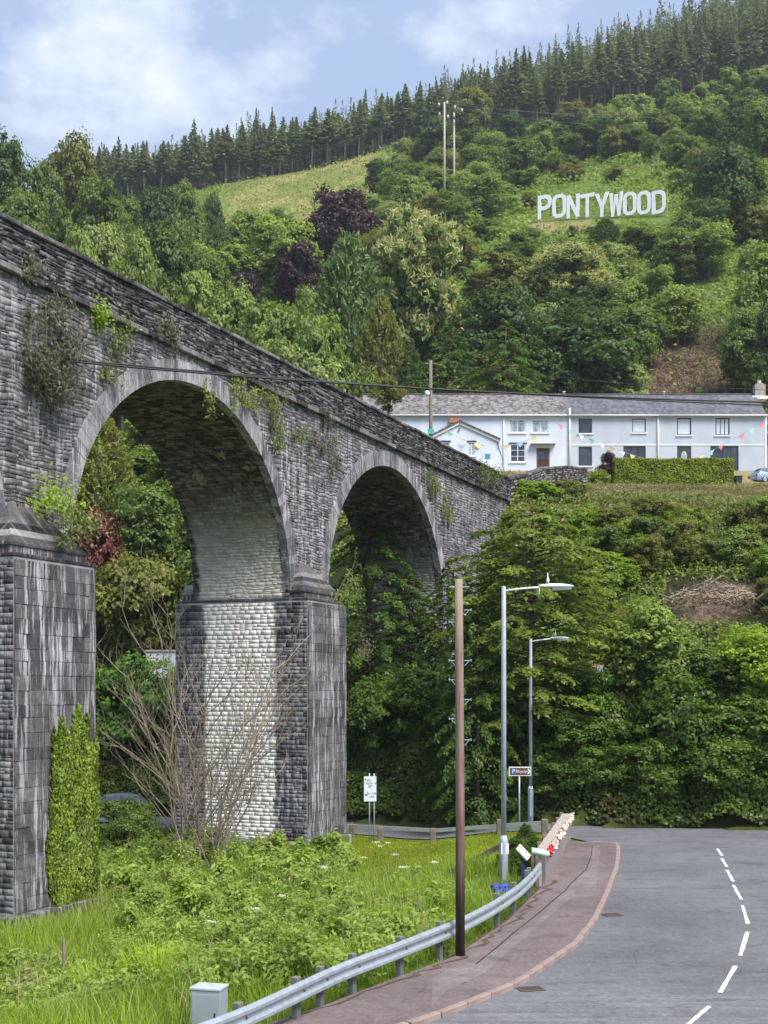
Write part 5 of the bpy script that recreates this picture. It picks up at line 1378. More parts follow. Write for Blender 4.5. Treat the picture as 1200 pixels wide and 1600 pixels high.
# ------------------------------------------------------------------ hillside trees, placed one by one
G1 = 'broadleaf trees on the slope'
T1 = [ # px, top py, depth, width px, kind, leaf, label
 (8,192,196,112,'loose0','leaf_dark','tall dark tree at the left edge of the photo against the sky'),
 (112,190,205,125,'loose1','leaf_olive','tall open-crowned tree with thin upper twigs against the sky on the left'),
 (66,240,190,100,'loose0','leaf_mid','grey-green tree between the two tall skyline trees on the left'),
 (165,262,192,110,'loose1','leaf_mid',None), (35,285,178,120,'round2','leaf_mid',None),
 (236,272,232,84,'round0','leaf_dark','dark rounded tree standing in front of the left end of the spruces'),
 (287,272,240,76,'round1','leaf_mid','rounded mid-green tree right beside the dark one before the spruces'),
 (334,292,250,46,'loose0','leaf_dark','small dark leaning tree at the left foot of the dry grass knoll'),
 (160,335,170,110,'round2','leaf_pale',None), (215,350,165,100,'round3','leaf_light',None), (258,322,178,112,'round0','leaf_mid',None),
 (120,345,160,90,'round3','leaf_light',None), (300,400,152,110,'round1','leaf_light',None), (346,352,205,62,'round2','leaf_dark',None),
 (392,322,215,95,'round3','leaf_light',None), (436,328,205,130,'round1','leaf_light',None), (330,388,172,96,'round2','leaf_mid',None),
 (370,432,150,118,'round3','leaf_light',None), (425,440,146,130,'round0','leaf_light',None), (245,410,150,100,'round3','leaf_mid',None),
 (455,502,128,185,'loose1','leaf_pale','pale silvery willow just behind the viaduct parapet'),
 (532,286,222,128,'round2','leaf_copper','large copper beech with dark purple leaves below the dry knoll'),
 (470,372,198,100,'round3','leaf_copper','lower dark purple beech in front of the large copper beech'),
 (385,412,184,56,'round0','leaf_copper','small dark purple bush left of the copper beeches'),
 (545,372,152,160,'tuft0','leaf_pine','soft green pine with upright tufts left of the flowering chestnut'),
 (596,470,141,120,'tuft0','leaf_olive',None),
 (652,318,166,182,'chestnut0','leaf_chestnut','large sweet chestnut covered in cream flower tassels above the cottage'),
 (890,378,183,165,'chestnut0','leaf_chestnut','sweet chestnut with cream flower tassels below the hillside letters'),
 (775,432,160,150,'round0','leaf_dark','broad dark tree between the two flowering chestnuts'),
 (700,505,146,130,'layer0','leaf_layered_dark',None), (790,500,143,150,'layer1','leaf_layered_dark',None), (850,520,150,120,'round1','leaf_dark',None),
 (640,540,140,110,'layer1','leaf_layered_dark',None),
 (915,478,152,215,'round2','leaf_dark','wide blue-green tree directly behind the middle grey house'),
 (985,430,172,95,'round3','leaf_light',None), (1000,352,206,95,'round2','leaf_light',None), (1060,440,172,110,'loose1','leaf_light',None),
 (946,346,214,52,'tuft0','leaf_dark','small dark conifer just below the middle of the hillside letters'),
 (880,372,205,80,'round3','leaf_olive',None), (830,395,195,80,'round2','leaf_mid',None), (812,360,212,70,'round3','leaf_light',None),
 (1124,212,206,142,'round0','leaf_dark','tall dark oak right of the hillside letters'),
 (1078,330,196,80,'round2','leaf_mid',None), (1182,372,168,120,'round3','leaf_light','light green tree at the right edge above the end house'),
 (1165,470,152,100,'round2','leaf_mid',None), (1205,132,240,90,'round1','leaf_mid','tree at the right edge reaching up to the spruce plantation'),
 (1195,250,215,80,'round3','leaf_light',None), (1150,240,235,70,'round0','leaf_light',None), (1205,450,150,70,'round0','leaf_mid',None),
 (1022,176,300,118,'round0','leaf_mid','rounded tree group leader above the right half of the hillside letters'),
 (955,168,305,60,'loose1','leaf_olive',None), (985,196,290,70,'round2','leaf_mid',None), (905,196,295,75,'round1','leaf_mid',None), (850,202,290,60,'round3','leaf_light',None),
 (800,212,285,90,'round2','leaf_mid',None), (748,222,280,90,'round1','leaf_mid',None), (738,132,345,75,'round2','leaf_olive','dark round tree standing in front of the spruces right of the twin pole'),
 (685,182,330,90,'round3','leaf_dark',None), (690,262,272,95,'round3','leaf_light',None), (640,252,278,95,'round0','leaf_mid',None), (600,244,292,75,'round1','leaf_dark',None),
 (655,288,258,52,'round2','leaf_pale',None), (1062,240,265,62,'round3','leaf_mid',None), (1105,180,300,66,'round1','leaf_mid',None), (1150,195,285,76,'round2','leaf_mid',None),
 (770,270,262,60,'round3','leaf_light',None), (820,262,268,60,'round1','leaf_mid',None), (725,330,236,70,'round3','leaf_light',None), (760,345,226,60,'round2','leaf_mid',None),
 (1070,168,318,60,'round0','leaf_light',None), (880,240,278,60,'round2','leaf_mid',None),
 (95,300,210,100,'round1','leaf_dark',None), (200,300,222,80,'round3','leaf_mid',None), (20,320,165,90,'round1','leaf_dark',None), (190,380,150,90,'round1','leaf_light',None),
 (500,470,140,110,'round2','leaf_light',None), (550,540,130,90,'round1','leaf_mid',None), (480,440,160,90,'round3','leaf_light',None),
]
GENL = {'leaf_mid': 'mid-green broadleaf tree among others on the hillside', 'leaf_light': 'light green broadleaf tree among others on the hillside', 'leaf_dark': 'dark green broadleaf tree among others on the hillside',
        'leaf_pale': 'pale grey-green tree among others on the hillside', 'leaf_olive': 'olive-toned tree among others on the hillside', 'leaf_layered_dark': 'dark drooping tree in the shaded row behind the houses'}
# further trees that close the gaps on the slope
rt = random.Random(41); placed = [(t[0], t[1]) for t in T1]; more = 0; tries = 0
while more < 150 and tries < 6000:
    tries += 1
    px, Y = rt.uniform(120, 1240), rt.choice((rt.uniform(150, 215), rt.uniform(236, 350), rt.uniform(236, 350)))
    x = xat(px, Y); g = gz1(x, Y); h = rt.uniform(5.5, 10.5); py = CY - (g - CZ)*F/Y; top = CY - (g + h - CZ)*F/Y
    if 800 < px < 1075 and (268 < py < 365 or top < 352 < py): continue
    if 345 < px < 600 and 255 < py < 345: continue
    if 985 < px < 1175 and py > 470: continue
    if Y > 235 and px < 560: continue
    if Y > 235 and rt.random() < .25 and px < 760: continue
    if any(abs(px - a) < (26 if Y < 220 else 19) and abs(top - b) < (22 if Y < 220 else 15) for a, b in placed): continue
    placed.append((px, top)); more += 1
    mt = rt.choice(('leaf_mid','leaf_light','leaf_light','leaf_mid','leaf_olive','leaf_olive','leaf_dark','leaf_pale'))
    T1.append((px, top, Y, h*rt.uniform(.85, 1.2)/Y*F, rt.choice(('round0','round1','round2','round3','loose0','loose1')), mt, None))
LMK = [('the large copper beech',530,330),('the big flowering chestnut',650,420),('the lower flowering chestnut',890,440),('the hillside letters',940,320),('the twin pole',703,230),('the cottage roof',740,620),('the grey house roofs',1040,615),('the dark oak',1110,330),('the tufted pine',545,450),('the silvery willow',455,550),('the tall skyline tree on the left',112,260),('the dry knoll',460,290),('the brown bare bank',1090,540)]
used_lab = {}
LMK2 = [('the branch heap',1115,940),('the red car',930,1055),('the clipped hedge',1050,750),('the big layered tree',832,930),('the bright bush at the right edge',1190,1060),('the feathery yellow bush',955,880),('the farther street lamp',829,1130),('the light green bank tree',1012,1000),('the hillside wall',870,745),('the near arch opening',205,850),('the far arch opening',610,900),('the brown sign',812,1205)]
def place_label(px, py, mat, wpx, noun='tree', lmk=None):
    nm, lx, ly = min(lmk or LMK, key=lambda l: (l[1]-px)**2 + (l[2]-py)**2); dx, dy = px - lx, py - ly
    hw_ = 'left of' if dx < -18 else ('right of' if dx > 18 else ''); vw_ = 'above' if dy < -25 else ('below' if dy > 25 else '')
    rel = (('up and ' if vw_ == 'above' else 'down and ') + hw_) if hw_ and vw_ else (hw_ or vw_ or 'beside')
    far = 'well ' if dx*dx + dy*dy > 90*90 else 'just '
    col = {'leaf_mid':'mid-green','leaf_light':'light green','leaf_dark':'dark green','leaf_pale':'pale grey-green','leaf_olive':'olive','leaf_layered_dark':'dark drooping','leaf_bright':'bright green','leaf_bank':'deep green','leaf_laurel':'glossy laurel'}[mat]
    sz = 'small ' if wpx < 62 else ('broad ' if wpx > 105 else '')
    return sz + col + ' ' + noun + ' ' + far + rel + ' ' + nm
for px, py, Y, wpx, kind, mat, lab in T1:
    nm = {'chestnut0': 'chestnut_tree', 'tuft0': 'pine_tree'}.get(kind, 'broadleaf_tree')
    tree_px(px, py, Y, wpx, kind, mat, lab or place_label(px, py + wpx*.4, mat, wpx), G1 if lab is None else None, nm)
# smaller bushes spread over the bracken slope
rb = random.Random(12)
GB = 'bushes on the bracken slope'
cnt = 0
while cnt < 210:
    px, Y = rb.uniform(150, 1230), rb.uniform(165, 345)
    x = xat(px, Y); g = gz1(x, Y); py = CY - (g - CZ)*F/Y
    if 832 < px < 1048 and 292 < py < 352: continue
    if 350 < px < 590 and py < 335: continue
    if 985 < px < 1170 and py > 470: continue
    h = rb.uniform(1.6, 4.2)
    if 828 < px < 1052 and py > 340 and py - h*F/Y < 349: h = (py - 351)*Y/F
    if h < 1.2: continue
    mt = rb.choice(('leaf_light','leaf_mid','leaf_light','leaf_bright','leaf_mid','leaf_olive'))
    tree('hillside_bush', rb.choice(('shrub0','shrub1')), (x, Y, g - .3), h, h*rb.uniform(1.2, 1.8), mt, place_label(px, py - 10, mt, 80, 'bush'), GB, 'bush', None, False); cnt += 1

# spruce plantation along the ridge: 300 separate trees, the rest behind as one mass
rf = random.Random(5); cnt = 0; spots = []
for row in range(4):
    Y = 386 + row*5.0; x = xat(120, Y)
    step = (xat(1230, Y) - x)/75
    for k in range(75): spots.append((x + step*(k + .5*(row % 2)) + rf.uniform(-2.2,2.2), Y + rf.uniform(-3.0,3.0)))
for x, Y in spots:
    if rf.random() < .05: continue
    h = (rf.uniform(12.5, 20.0) + (rf.random() < .12)*3.0) * (1.0 + .16*min(1, max(0, x/80))); k = rf.choice((0,0,1,2,2,3) if x < 10 else (0,1,1,3,3))
    es = tree('spruce_tree', 'spruce%d' % k, (x, Y, gz1(x, Y) - .3), h, rf.uniform(4.8, 9.5), 'leaf_spruce', 'dark spruce standing in the plantation along the ridge', 'spruces of the ridge plantation'); es.rotation_euler.x = rf.gauss(0, .03); es.rotation_euler.y = rf.gauss(0, .03)
def forest_mass():
    """rows behind the front ones that read as one dark mass"""
    r = np.random.RandomState(9); VV = []; QQ = []; TT = []; off = 0
    src = []
    for me in (PROTO['spruce3'][0], crown_spruce(190, 17., .04, 5.2)[0], crown_spruce(191, 15., .02, 5.6)[0]):
        n = len(me.vertices); co = np.empty(n*3, np.float32); me.vertices.foreach_get('co', co); co = co.reshape(-1, 3)
        t = np.empty(n, np.float32); me.attributes['tint'].data.foreach_get('value', t); sel = np.repeat(r.uniform(size=n//4) < .34, 4); src.append((co[sel], t[sel]))
    for row in range(6):
        Y = 408 + row*9
        for x in np.arange(xat(110, Y), xat(1240, Y), 3.6):
            co, t = src[r.randint(3)]; xx = x + r.uniform(-1, 1); yy = Y + r.uniform(-3, 3); s = r.uniform(.75, 1.2); a = r.uniform(0, 6.28)
            ca, sa = math.cos(a), math.sin(a); w_ = 1.4*s
            VV.append(np.stack([(co[:,0]*ca - co[:,1]*sa)*w_ + xx, (co[:,0]*sa + co[:,1]*ca)*w_ + yy, co[:,2]*s + gz1(xx, yy)], 1)); TT.append(t)
    V = np.concatenate(VV); T = np.concatenate(TT)
    o = link('spruce_forest', npmesh('spruce_forest', V, np.arange(len(V)).reshape(-1, 4), M['leaf_spruce'], T)); tag(o, 'dense mass of spruces behind the front rows on the ridge', kind='stuff')
forest_mass()

# bracken and grass cover of the slope
def scatter(name, n, xr, yr, keep, mat, label, ln, wd, hgt, seed, up=.7, clump=0, tilt=.6, tintf=None, kindtag='stuff'):
    r = np.random.RandomState(seed); X = r.uniform(*xr, n); Y = r.uniform(*yr, n); k = keep(X, Y, r); X, Y = X[k], Y[k]
    Z = gz(X, Y) + r.uniform(0, 1, len(X))**1.3 * (hgt(X, Y) if callable(hgt) else hgt)
    C = np.stack([X, Y, Z], 1); Nn = np.stack([0*X, 0*X - .35, 0*X + up], 1) + r.normal(size=C.shape)*tilt
    t = .55*vnoise(X, Y, clump or 3, seed) + r.uniform(0, .45, len(X))
    if tintf is not None: t = tintf(X, Y, t)
    me = leaf_mesh(name, C, Nn, r.uniform(.7, 1.3, len(X))*ln, r.uniform(.7, 1.3, len(X))*wd, t, r, mat); o = link(name, me); tag(o, label, kind=kindtag); return o
def PXY(X, Y): g = gz(X, Y); return CX + F*X/Y, CY - F*(g - CZ)/Y
def keep_bracken(X, Y, r):
    px, py = PXY(X, Y); k = (px > 60) & (px < 1260) & (vnoise(X, Y, 7, 1) + r.uniform(-.35, .35, len(X)) > .30)
    k &= ~((px > 345) & (px < 590) & (Y > 275) & (r.uniform(size=len(X)) < .8)); k &= ~((px > 990) & (px < 1175) & (Y < 176) & (r.uniform(size=len(X)) < .85)); 
    k &= ~((px > 832) & (px < 1046) & (np.abs(Y - np.interp(px, [846, 1036], [SA.y, SB.y])) < 3.0)); return k
scatter('bracken_cover', 230000, (-105, 115), (140, 384), keep_bracken, M['bracken'], 'bright green bracken and scrub covering the open hillside', .80, .42, lambda X, Y: .3 + 3.0*vnoise(X, Y, 3.2, 4)**2, 31, clump=2.6)
def keep_brown(X, Y, r): px, py = PXY(X, Y); return (px > 985) & (px < 1180) & (vnoise(X, Y, 3, 1) > .2)
scatter('dead_brush', 16000, (26, 56), (140, 180), keep_brown, M['deadbrush'], 'brown dead bracken and cut brush on the bank behind the end house', .9, .10, .9, 32, .2, 4, 1.0)
scatter('cut_brush', 9000, (14, 24), (62, 84), lambda X, Y, r: (PXY(X, Y)[0] > 1045) & (PXY(X, Y)[0] < 1195) & (PXY(X, Y)[1] > 912) & (PXY(X, Y)[1] < 975), M['deadbrush'], 'brown cut brush and dead stems around the branch heap', .5, .05, .5, 37, .2, 2, 1.0)
scatter('knoll_grass', 30000, (-50, 0), (270, 386), lambda X, Y, r: (PXY(X, Y)[0] > 345) & (PXY(X, Y)[0] < 600), foliage('dry_grass', (.17,.19,.06), (.42,.40,.19)), 'dry pale grass on the open knoll below the spruces', .8, .12, .45, 33, .2, 8, .8)

# ------------------------------------------------------------------ the bank and the slope below the houses
def keep_bank(X, Y, r): rel = Y - toe(X); return (rel > -.2) & (rel < 6.5)
def bank_cover():
    r = np.random.RandomState(44); n = 90000
    X = r.uniform(-30, 30, n); rel = r.uniform(-.1, 6.5, n)**1.0; Y = toe(X) + rel
    lump = vnoise(X, rel*1.3, 1.5, 7)**1.4*1.5 + vnoise(X, rel*2, .6, 8)*.4
    Z = gz(X, Y) + lump*.45 + r.uniform(0, .3, n); Yo = Y - lump*.5*np.clip(rel, .3, 1) - r.uniform(0, .15, n)
    Z = np.maximum(Z, gz(X, Yo) + .02)
    C = np.stack([X, Yo, Z], 1); Nn = np.tile([0, -1, .8], (n, 1)) + r.normal(size=(n, 3))*.55
    t = .30*vnoise(X, rel, 1.2, 3) + .35*lump/1.25 + r.uniform(0, .35, n)
    V, Q = leaves(C, Nn, r.uniform(.15, .28, n), r.uniform(.11, .19, n), r)
    o = link('ivy_cover', npmesh('ivy_cover', V, Q, M['leaf_ivybank'], np.repeat(np.clip(t, 0, 1), 4))); tag(o, 'dark ivy and undergrowth clothing the steep roadside bank', kind='stuff')
bank_cover()
GS = 'shrubs along the roadside bank'
S1 = [ # px, top py, depth, width px, kind, leaf, label
 (1012,932,60.6,185,'round3','leaf_light','light green small tree rising from the bank left of the right edge'),
 (1190,975,59.4,165,'round2','leaf_bright','bright yellow-green bush at the right edge of the bank'),
 (1105,1000,60.5,140,'round1','leaf_mid',None), (925,1048,60.2,120,'shrub1','leaf_laurel','glossy laurel bush below the red car on the bank'),
 (1070,1060,58.2,170,'shrub0','leaf_bank',None), (985,1125,58.4,160,'shrub1','leaf_bank',None), (1150,1095,58.0,180,'shrub0','leaf_bank',None), (905,1115,59.4,150,'shrub1','leaf_bank',None), (1215,1090,57.6,130,'shrub1','leaf_laurel',None), (1030,1150,57.2,150,'shrub1','leaf_bank',None), (1120,1160,57.0,160,'shrub0','leaf_bank',None), (950,1170,57.8,150,'shrub0','leaf_bank',None), (1195,1170,56.9,140,'shrub1','leaf_bank',None), (880,1185,58.8,130,'shrub1','leaf_bank',None),
 (955,862,76,120,'round3','leaf_bright','yellow-green feathery bush right of the layered tree'),
 (820,752,86,110,'round3','leaf_bright',None), (850,775,85,90,'loose0','leaf_bright','bright feathery bush at the foot of the hillside wall'), (890,770,86,70,'shrub1','leaf_olive',None),
 (760,740,85,60,'shrub0','leaf_mid',None),
 # seen through the far arch and between the piers
 (700,880,69.5,120,'layer1','leaf_layered_dark',None), (640,890,71,140,'layer0','leaf_layered_dark',None), (650,1050,68,150,'shrub0','leaf_bank',None), (590,1060,68.5,160,'shrub1','leaf_bank',None), (740,1080,65,150,'shrub0','leaf_bank',None),
 # seen through the near arch
 (205,1035,72.5,170,'shrub0','leaf_laurel','bright glossy laurel hedge bush seen through the near arch'), (285,1050,72.5,130,'shrub1','leaf_laurel',None), (120,1040,73,120,'shrub1','leaf_laurel',None), (340,1040,73,130,'shrub0','leaf_laurel',None),
 (215,868,84,200,'shrub1','leaf_olive','broad olive-green shrub above the lane seen through the near arch'), (300,880,85,150,'shrub0','leaf_mid',None),(120,880,85,130,'shrub0','leaf_mid',None),
 (152,778,88,95,'round2','leaf_maple','dark red maple seen through the near arch'),
 (240,735,95,150,'round0','leaf_mid','leafy tree at the right side of the near arch opening'), (150,640,102,150,'tuft0','leaf_olive','olive conifer filling the top of the near arch opening'), (280,680,105,130,'round2','leaf_mid',None), (190,700,108,160,'round1','leaf_mid',None), (225,640,112,120,'round3','leaf_light',None),
 (330,800,98,120,'round3','leaf_dark',None), (110,760,105,110,'round0','leaf_dark',None),
 (188,1248,58,150,'shrub1','leaf_mid','leafy shrub hiding the lower half of the silver car'), (215,1270,56.5,110,'shrub0','leaf_mid','green shrub below the silver car in the near arch'), (190,1300,53,90,'shrub1','leaf_mid','dark green shrub beside the ivy on the left pier'),
]
GSL = {'leaf_light': 'light green shrub on the bank among darker ones', 'leaf_bank': 'dark green shrub at the foot of the roadside bank', 'leaf_laurel': 'glossy laurel shrub on the bank', 'leaf_mid': 'mid-green shrub on the scrubby slope', 'leaf_olive': 'olive-green shrub on the scrubby slope',
       'leaf_bright': 'bright green bush by the viaduct end', 'leaf_layered_dark': 'dark drooping tree seen below the far arch', 'leaf_dark': 'dark tree seen through the near arch'}
for px, py, Y, wpx, kind, mat, lab in S1:
    isT = kind[:5] in ('round','loose','layer') or kind[:4] == 'tuft'
    e = tree_px(px, py, Y, wpx, kind, mat, lab or place_label(px, py + wpx*.35, mat, wpx*.6, 'tree' if isT else 'shrub', LMK2), GS if lab is None else None, 'broadleaf_tree' if isT else 'shrub', .3, 22, 1.6)
    if not isT: e['category'] = 'shrub'
# bushes scattered over the slope below the houses
rq = random.Random(31)
for k in range(64):
    for _ in range(40):
        px = rq.uniform(890, 1235); Y = rq.uniform(67, 82.5); x = xat(px, Y); py = CY - F*(gz1(x, Y) - CZ)/Y
        if not (1030 < px < 1205 and 890 < py < 1010): break
    mq = rq.choice(('leaf_mid','leaf_olive','leaf_olive','leaf_light','leaf_olive','leaf_bright')); h = rq.uniform(1.3, 2.6); tree('scrub_bush', rq.choice(('shrub0','shrub1')), (x, Y, gz1(x, Y) - .3), h, h*rq.uniform(1.2, 1.7), mq,
        place_label(px, py - 20, mq, 80, 'bush', LMK2), 'bushes on the slope below the houses', 'bush', None, False)
# the two big layered trees
tree_px(832, 792, 62.0, 290, 'dome0', 'leaf_layered', 'large layered tree with yellow-green drooping sprays right of the viaduct', None, 'layered_tree', .5)
tree_px(583, 772, 72.0, 215, 'layer1', 'leaf_layered_dark', 'dark feathery evergreen filling the far arch', None, 'layered_tree', .5)
tree_px(745, 930, 60.5, 170, 'layer1', 'leaf_layered_dark', 'smaller dark evergreen below the left side of the layered tree', None, 'layered_tree', .5)
def keep_scrub(X, Y, r): rel = Y - toe(X); px, py = PXY(X, Y); return ~((px > 1040) & (px < 1200) & (py > 908) & (py < 978)) & (rel > 6) & (px > 560) & (px < 1260) & (Y < 86) & (vnoise(X, Y, 2.2, 3) > .18)
scatter('bramble_scrub', 90000, (-24, 30), (61, 87), keep_scrub, M['bramble'], 'tangled brambles covering the slope below the houses', .26, .15, lambda X, Y: .3 + .8*vnoise(X, Y, 2, 4), 34, clump=2.5)
scatter('left_slope_scrub', 40000, (-40, 4), (80, 112), lambda X, Y, r: (vnoise(X, Y, 3, 3) > .2), M['bramble'], 'undergrowth on the wooded slope behind the viaduct', .34, .2, lambda X, Y: .3 + .8*vnoise(X, Y, 2, 4), 35, clump=2.5)
scatter('terrace_grass', 60000, (4, 40), (83, 116), lambda X, Y, r: (vnoise(X, Y, 2.5, 6) > .25) & ~((Y > 110.6) & (X > 19.5)), foliage('rough_terrace_grass', (.12,.115,.045), (.36,.32,.17)), 'rough brownish grass on the terrace below the hedge', .45, .07, .35, 36, .15, 3, .7)
# cut wood pile on the slope
def brush_pile():
    r = random.Random(77); e = empty('brush_pile', tuple(grounded(1112, 950, 60, 95)), 0, 'heap of brown cut branches on the scrubby slope at right', 'brush pile')
    for k in range(130):
        x = r.uniform(-2.7, 2.7); l = r.uniform(.5, 1.7); a = r.uniform(0, PI); z = r.uniform(.0, 1.5)*(1 - abs(x)/3.2); p = Vector((x, r.uniform(-.9,.5), z + .3))
        d = Vector((math.cos(a)*l/2, math.sin(a)*l/3, r.uniform(-.3,.35)))
        MB().tube([p - d, p + Vector((0,0,r.uniform(-.08,.1))), p + d], [.04,.035,.018], 5).build('branch', M['bark_dead'], e)
brush_pile()

# clipped hedge before the houses
def hedge():
    a, b = pt(960, 762, 111.8), pt(1146, 762, 111.8); L = b.x - a.x; hh = 45/F*111.8; D = 1.5
    e = empty('clipped_hedge', (a.x, 111.8, a.z), 0, 'long square-clipped yellow-green hedge in front of the grey houses', 'hedge')
    r = np.random.RandomState(3); n = 15000
    f = r.choice(5, n, p=(.5,.1,.28,.06,.06)); X = r.uniform(0, L, n); Y = r.uniform(0, D, n); Z = r.uniform(0, hh, n); Nn = np.zeros((n, 3))
    Y[f == 0] = 0; Y[f == 1] = D; Z[f == 2] = hh; X[f == 3] = 0; X[f == 4] = L
    for k, v in enumerate(((0,-1,.25),(0,1,.2),(0,-.2,1),(-1,0,.2),(1,0,.2))): Nn[f == k] = v
    Z = Z*(1 + .05*(vnoise(X, Y, 1.5, 2) - .5)); bump = (vnoise(X*1.0, Z, .7, 4) - .5)*.28; Y += np.where(f < 2, bump, 0); Z += np.where(f == 2, bump*.7, 0)
    C = np.stack([X, Y, Z], 1) + r.normal(size=(n, 3))*.045
    t = .35 + .25*Z/hh*0 + bump*1.2 + r.uniform(-.2, .45, n)
    link('foliage', leaf_mesh('foliage', C, Nn + r.normal(size=(n, 3))*.45, r.uniform(.12,.24,n), r.uniform(.07,.12,n), t, r, M['leaf_hedge']), e)
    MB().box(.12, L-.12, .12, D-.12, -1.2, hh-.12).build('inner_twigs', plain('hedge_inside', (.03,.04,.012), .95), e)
hedge()
tree('purple_shrub', 'shrub1', tuple(pt(949, 752, 113)), 2.6, 2.4, 'leaf_purple', 'dark purple shrub at the left end of the clipped hedge', None, 'shrub', None, False)
tree('garden_bush', 'shrub0', tuple(pt(934, 764, 108)), 1.5, 2.2, 'leaf_bright', 'small bright green bush below the purple shrub', None, 'shrub', None, False)
tree('garden_bush', 'shrub1', tuple(pt(872, 772, 98)), 1.7, 2.4, 'leaf_olive', 'brownish rounded bush against the hillside wall', None, 'shrub', None, False)
tree('wall_elder', 'loose0', tuple(pt(607, 660, 108)), 4.2, 3.4, 'leaf_olive', 'yellow-green bush behind the parapet at the left end of the cottage', None, 'shrub')
# ------------------------------------------------------------------ plants growing on the viaduct
def wall_plant(name, u0, u1, z0, z1, n, mat, label, seed, ln=.14, wd=.08, out=.35, shape=None, cat='plant', hang=0.0, v=0.0):
    r = np.random.RandomState(seed); uc, zc = (u0 + u1)/2, (z0 + z1)/2; p = vw(uc, v, zc)
    e = empty(name, tuple(p), VROT, label, cat)
    nc = max(6, n//40); cu = r.uniform(u0, u1, nc); cz = r.uniform(z0, z1, nc)
    if shape == 'oval':
        a = r.uniform(0, 2*PI, nc); q = np.sqrt(r.uniform(0, 1, nc)); cu = uc + np.cos(a)*q*(u1 - u0)/2; cz = zc + np.sin(a)*q*(z1 - z0)/2
    k = r.randint(nc, size=n); U = cu[k] + r.normal(size=n)*.14; Z = cz[k] + r.normal(size=n)*.2; V = -.07 - np.abs(r.normal(size=n))*out*.5
    C = np.stack([U - uc, V, Z - zc], 1); Nn = np.tile([0, -1, .4], (n, 1)) + r.normal(size=(n, 3))*.6
    t = r.uniform(0, 1, nc)[k]*.5 + r.uniform(0, .5, n)
    td = np.tile([0, -.3, -1. if hang else .6], (n, 1)) + r.normal(size=(n, 3))*.6
    link('leaves', leaf_mesh('leaves', C, Nn, r.uniform(.7,1.3,n)*ln, r.uniform(.7,1.3,n)*wd, t, r, mat, td), e)
    mb = MB(); rr = random.Random(seed)
    for i in range(12):
        j = rr.randrange(nc); mb.tube([(0, .0, (z0 - zc)*.6), (float(cu[j] - uc)*.5, -.15, float(cz[j] - zc)*.3), (float(cu[j] - uc), -.15, float(cz[j] - zc))], [.02,.014,.006], 4)
    mb.build('stems', M['bark_dead'], e); return e
def uz(px, py):
    """photo pixel -> position on the front face of the viaduct"""
    D = 54280/(1440 - px); return (D - 40.78)/DY, zat(py, D)
M['leaf_dry'] = foliage('leaf_grey_wall_plant', (.075,.075,.050), (.22,.215,.155))
M['leaf_wall'] = foliage('leaf_wall_plant', (.075,.095,.030), (.25,.29,.10))
def wp(name, x0, y0, x1, y1, n, mat, label, seed, **k):
    a, zt_ = uz(x0, (y0+y1)/2)[0], uz((x0+x1)/2, y0)[1]; b, zb_ = uz(x1, (y0+y1)/2)[0], uz((x0+x1)/2, y1)[1]
    return wall_plant(name, a, b, zb_, zt_, n, mat, label, seed, **k)
wp('wall_shrub', 28, 475, 106, 635, 2600, M['leaf_dry'], 'large grey-brown bush growing out of the spandrel at the far left', 1, shape='oval', out=.9, ln=.17, wd=.06)
wp('wall_shrub', 135, 470, 158, 508, 300, M['leaf_bright'], 'bright green tuft on the ledge of the viaduct near the left', 2, shape='oval', out=.5)
wp('wall_shrub', 28, 398, 55, 440, 260, M['leaf_dry'], 'dry tuft growing from the parapet at the far left', 3, shape='oval')
wp('wall_shrub', 232, 498, 270, 535, 380, M['leaf_dry'], 'grey-green tuft on the ledge left of the near arch crown', 4, shape='oval')
wp('wall_creeper', 350, 590, 398, 640, 420, M['leaf_wall'], 'thin creeper hanging below the ledge right of the near arch crown', 5, hang=1, ln=.12)
wp('wall_creeper', 400, 612, 445, 700, 600, M['leaf_wall'], 'longest creeper hanging on the spandrel between the two arches', 6, hang=1, ln=.12)
wp('wall_creeper', 478, 648, 526, 730, 500, M['leaf_dry'], 'pale dry creeper hanging left of the far arch crown', 7, hang=1, ln=.14)
wp('wall_creeper', 664, 725, 680, 800, 340, M['leaf_wall'], 'creeper hanging beside the right haunch of the far arch', 8, hang=1)
wp('wall_creeper', 688, 770, 710, 815, 260, M['leaf_wall'], 'small creeper low on the viaduct right of the far arch', 9, hang=1)
wp('wall_creeper', 742, 725, 775, 765, 480, M['leaf_mid'], 'dark green bush on the parapet where the viaduct meets the hill', 10, out=.8)
wp('wall_shrub', 30, 752, 80, 800, 520, M['leaf_bright'], 'yellow-green plant on the shoulder of the left pier', 11, out=1.0, v=-.35)
wp('wall_shrub', 55, 800, 100, 850, 420, M['leaf_wall'], 'straggling green weeds on the face of the left pier shoulder', 12, out=.9, v=-.75)
wp('wall_shrub', 492, 898, 522, 945, 460, M['leaf_wall'], 'trailing green plant on the shoulder of the middle pier', 13, out=.6, v=-.75, hang=1)
wp('wall_shrub', 528, 990, 545, 1030, 160, M['leaf_dry'], 'small pale tuft on the right edge of the middle pier', 14, out=.4, v=-.9)
for i, (x0, y0, x1, y1) in enumerate(((150,555,175,600),(165,525,182,545),(308,600,325,640),(180,508,205,530),(455,660,472,690))):
    wp('wall_tuft', x0, y0, x1, y1, 110, M['leaf_wall'], 'small tuft of weeds rooted in the spandrel stones', 30+i)['group'] = 'small weeds in the spandrel'

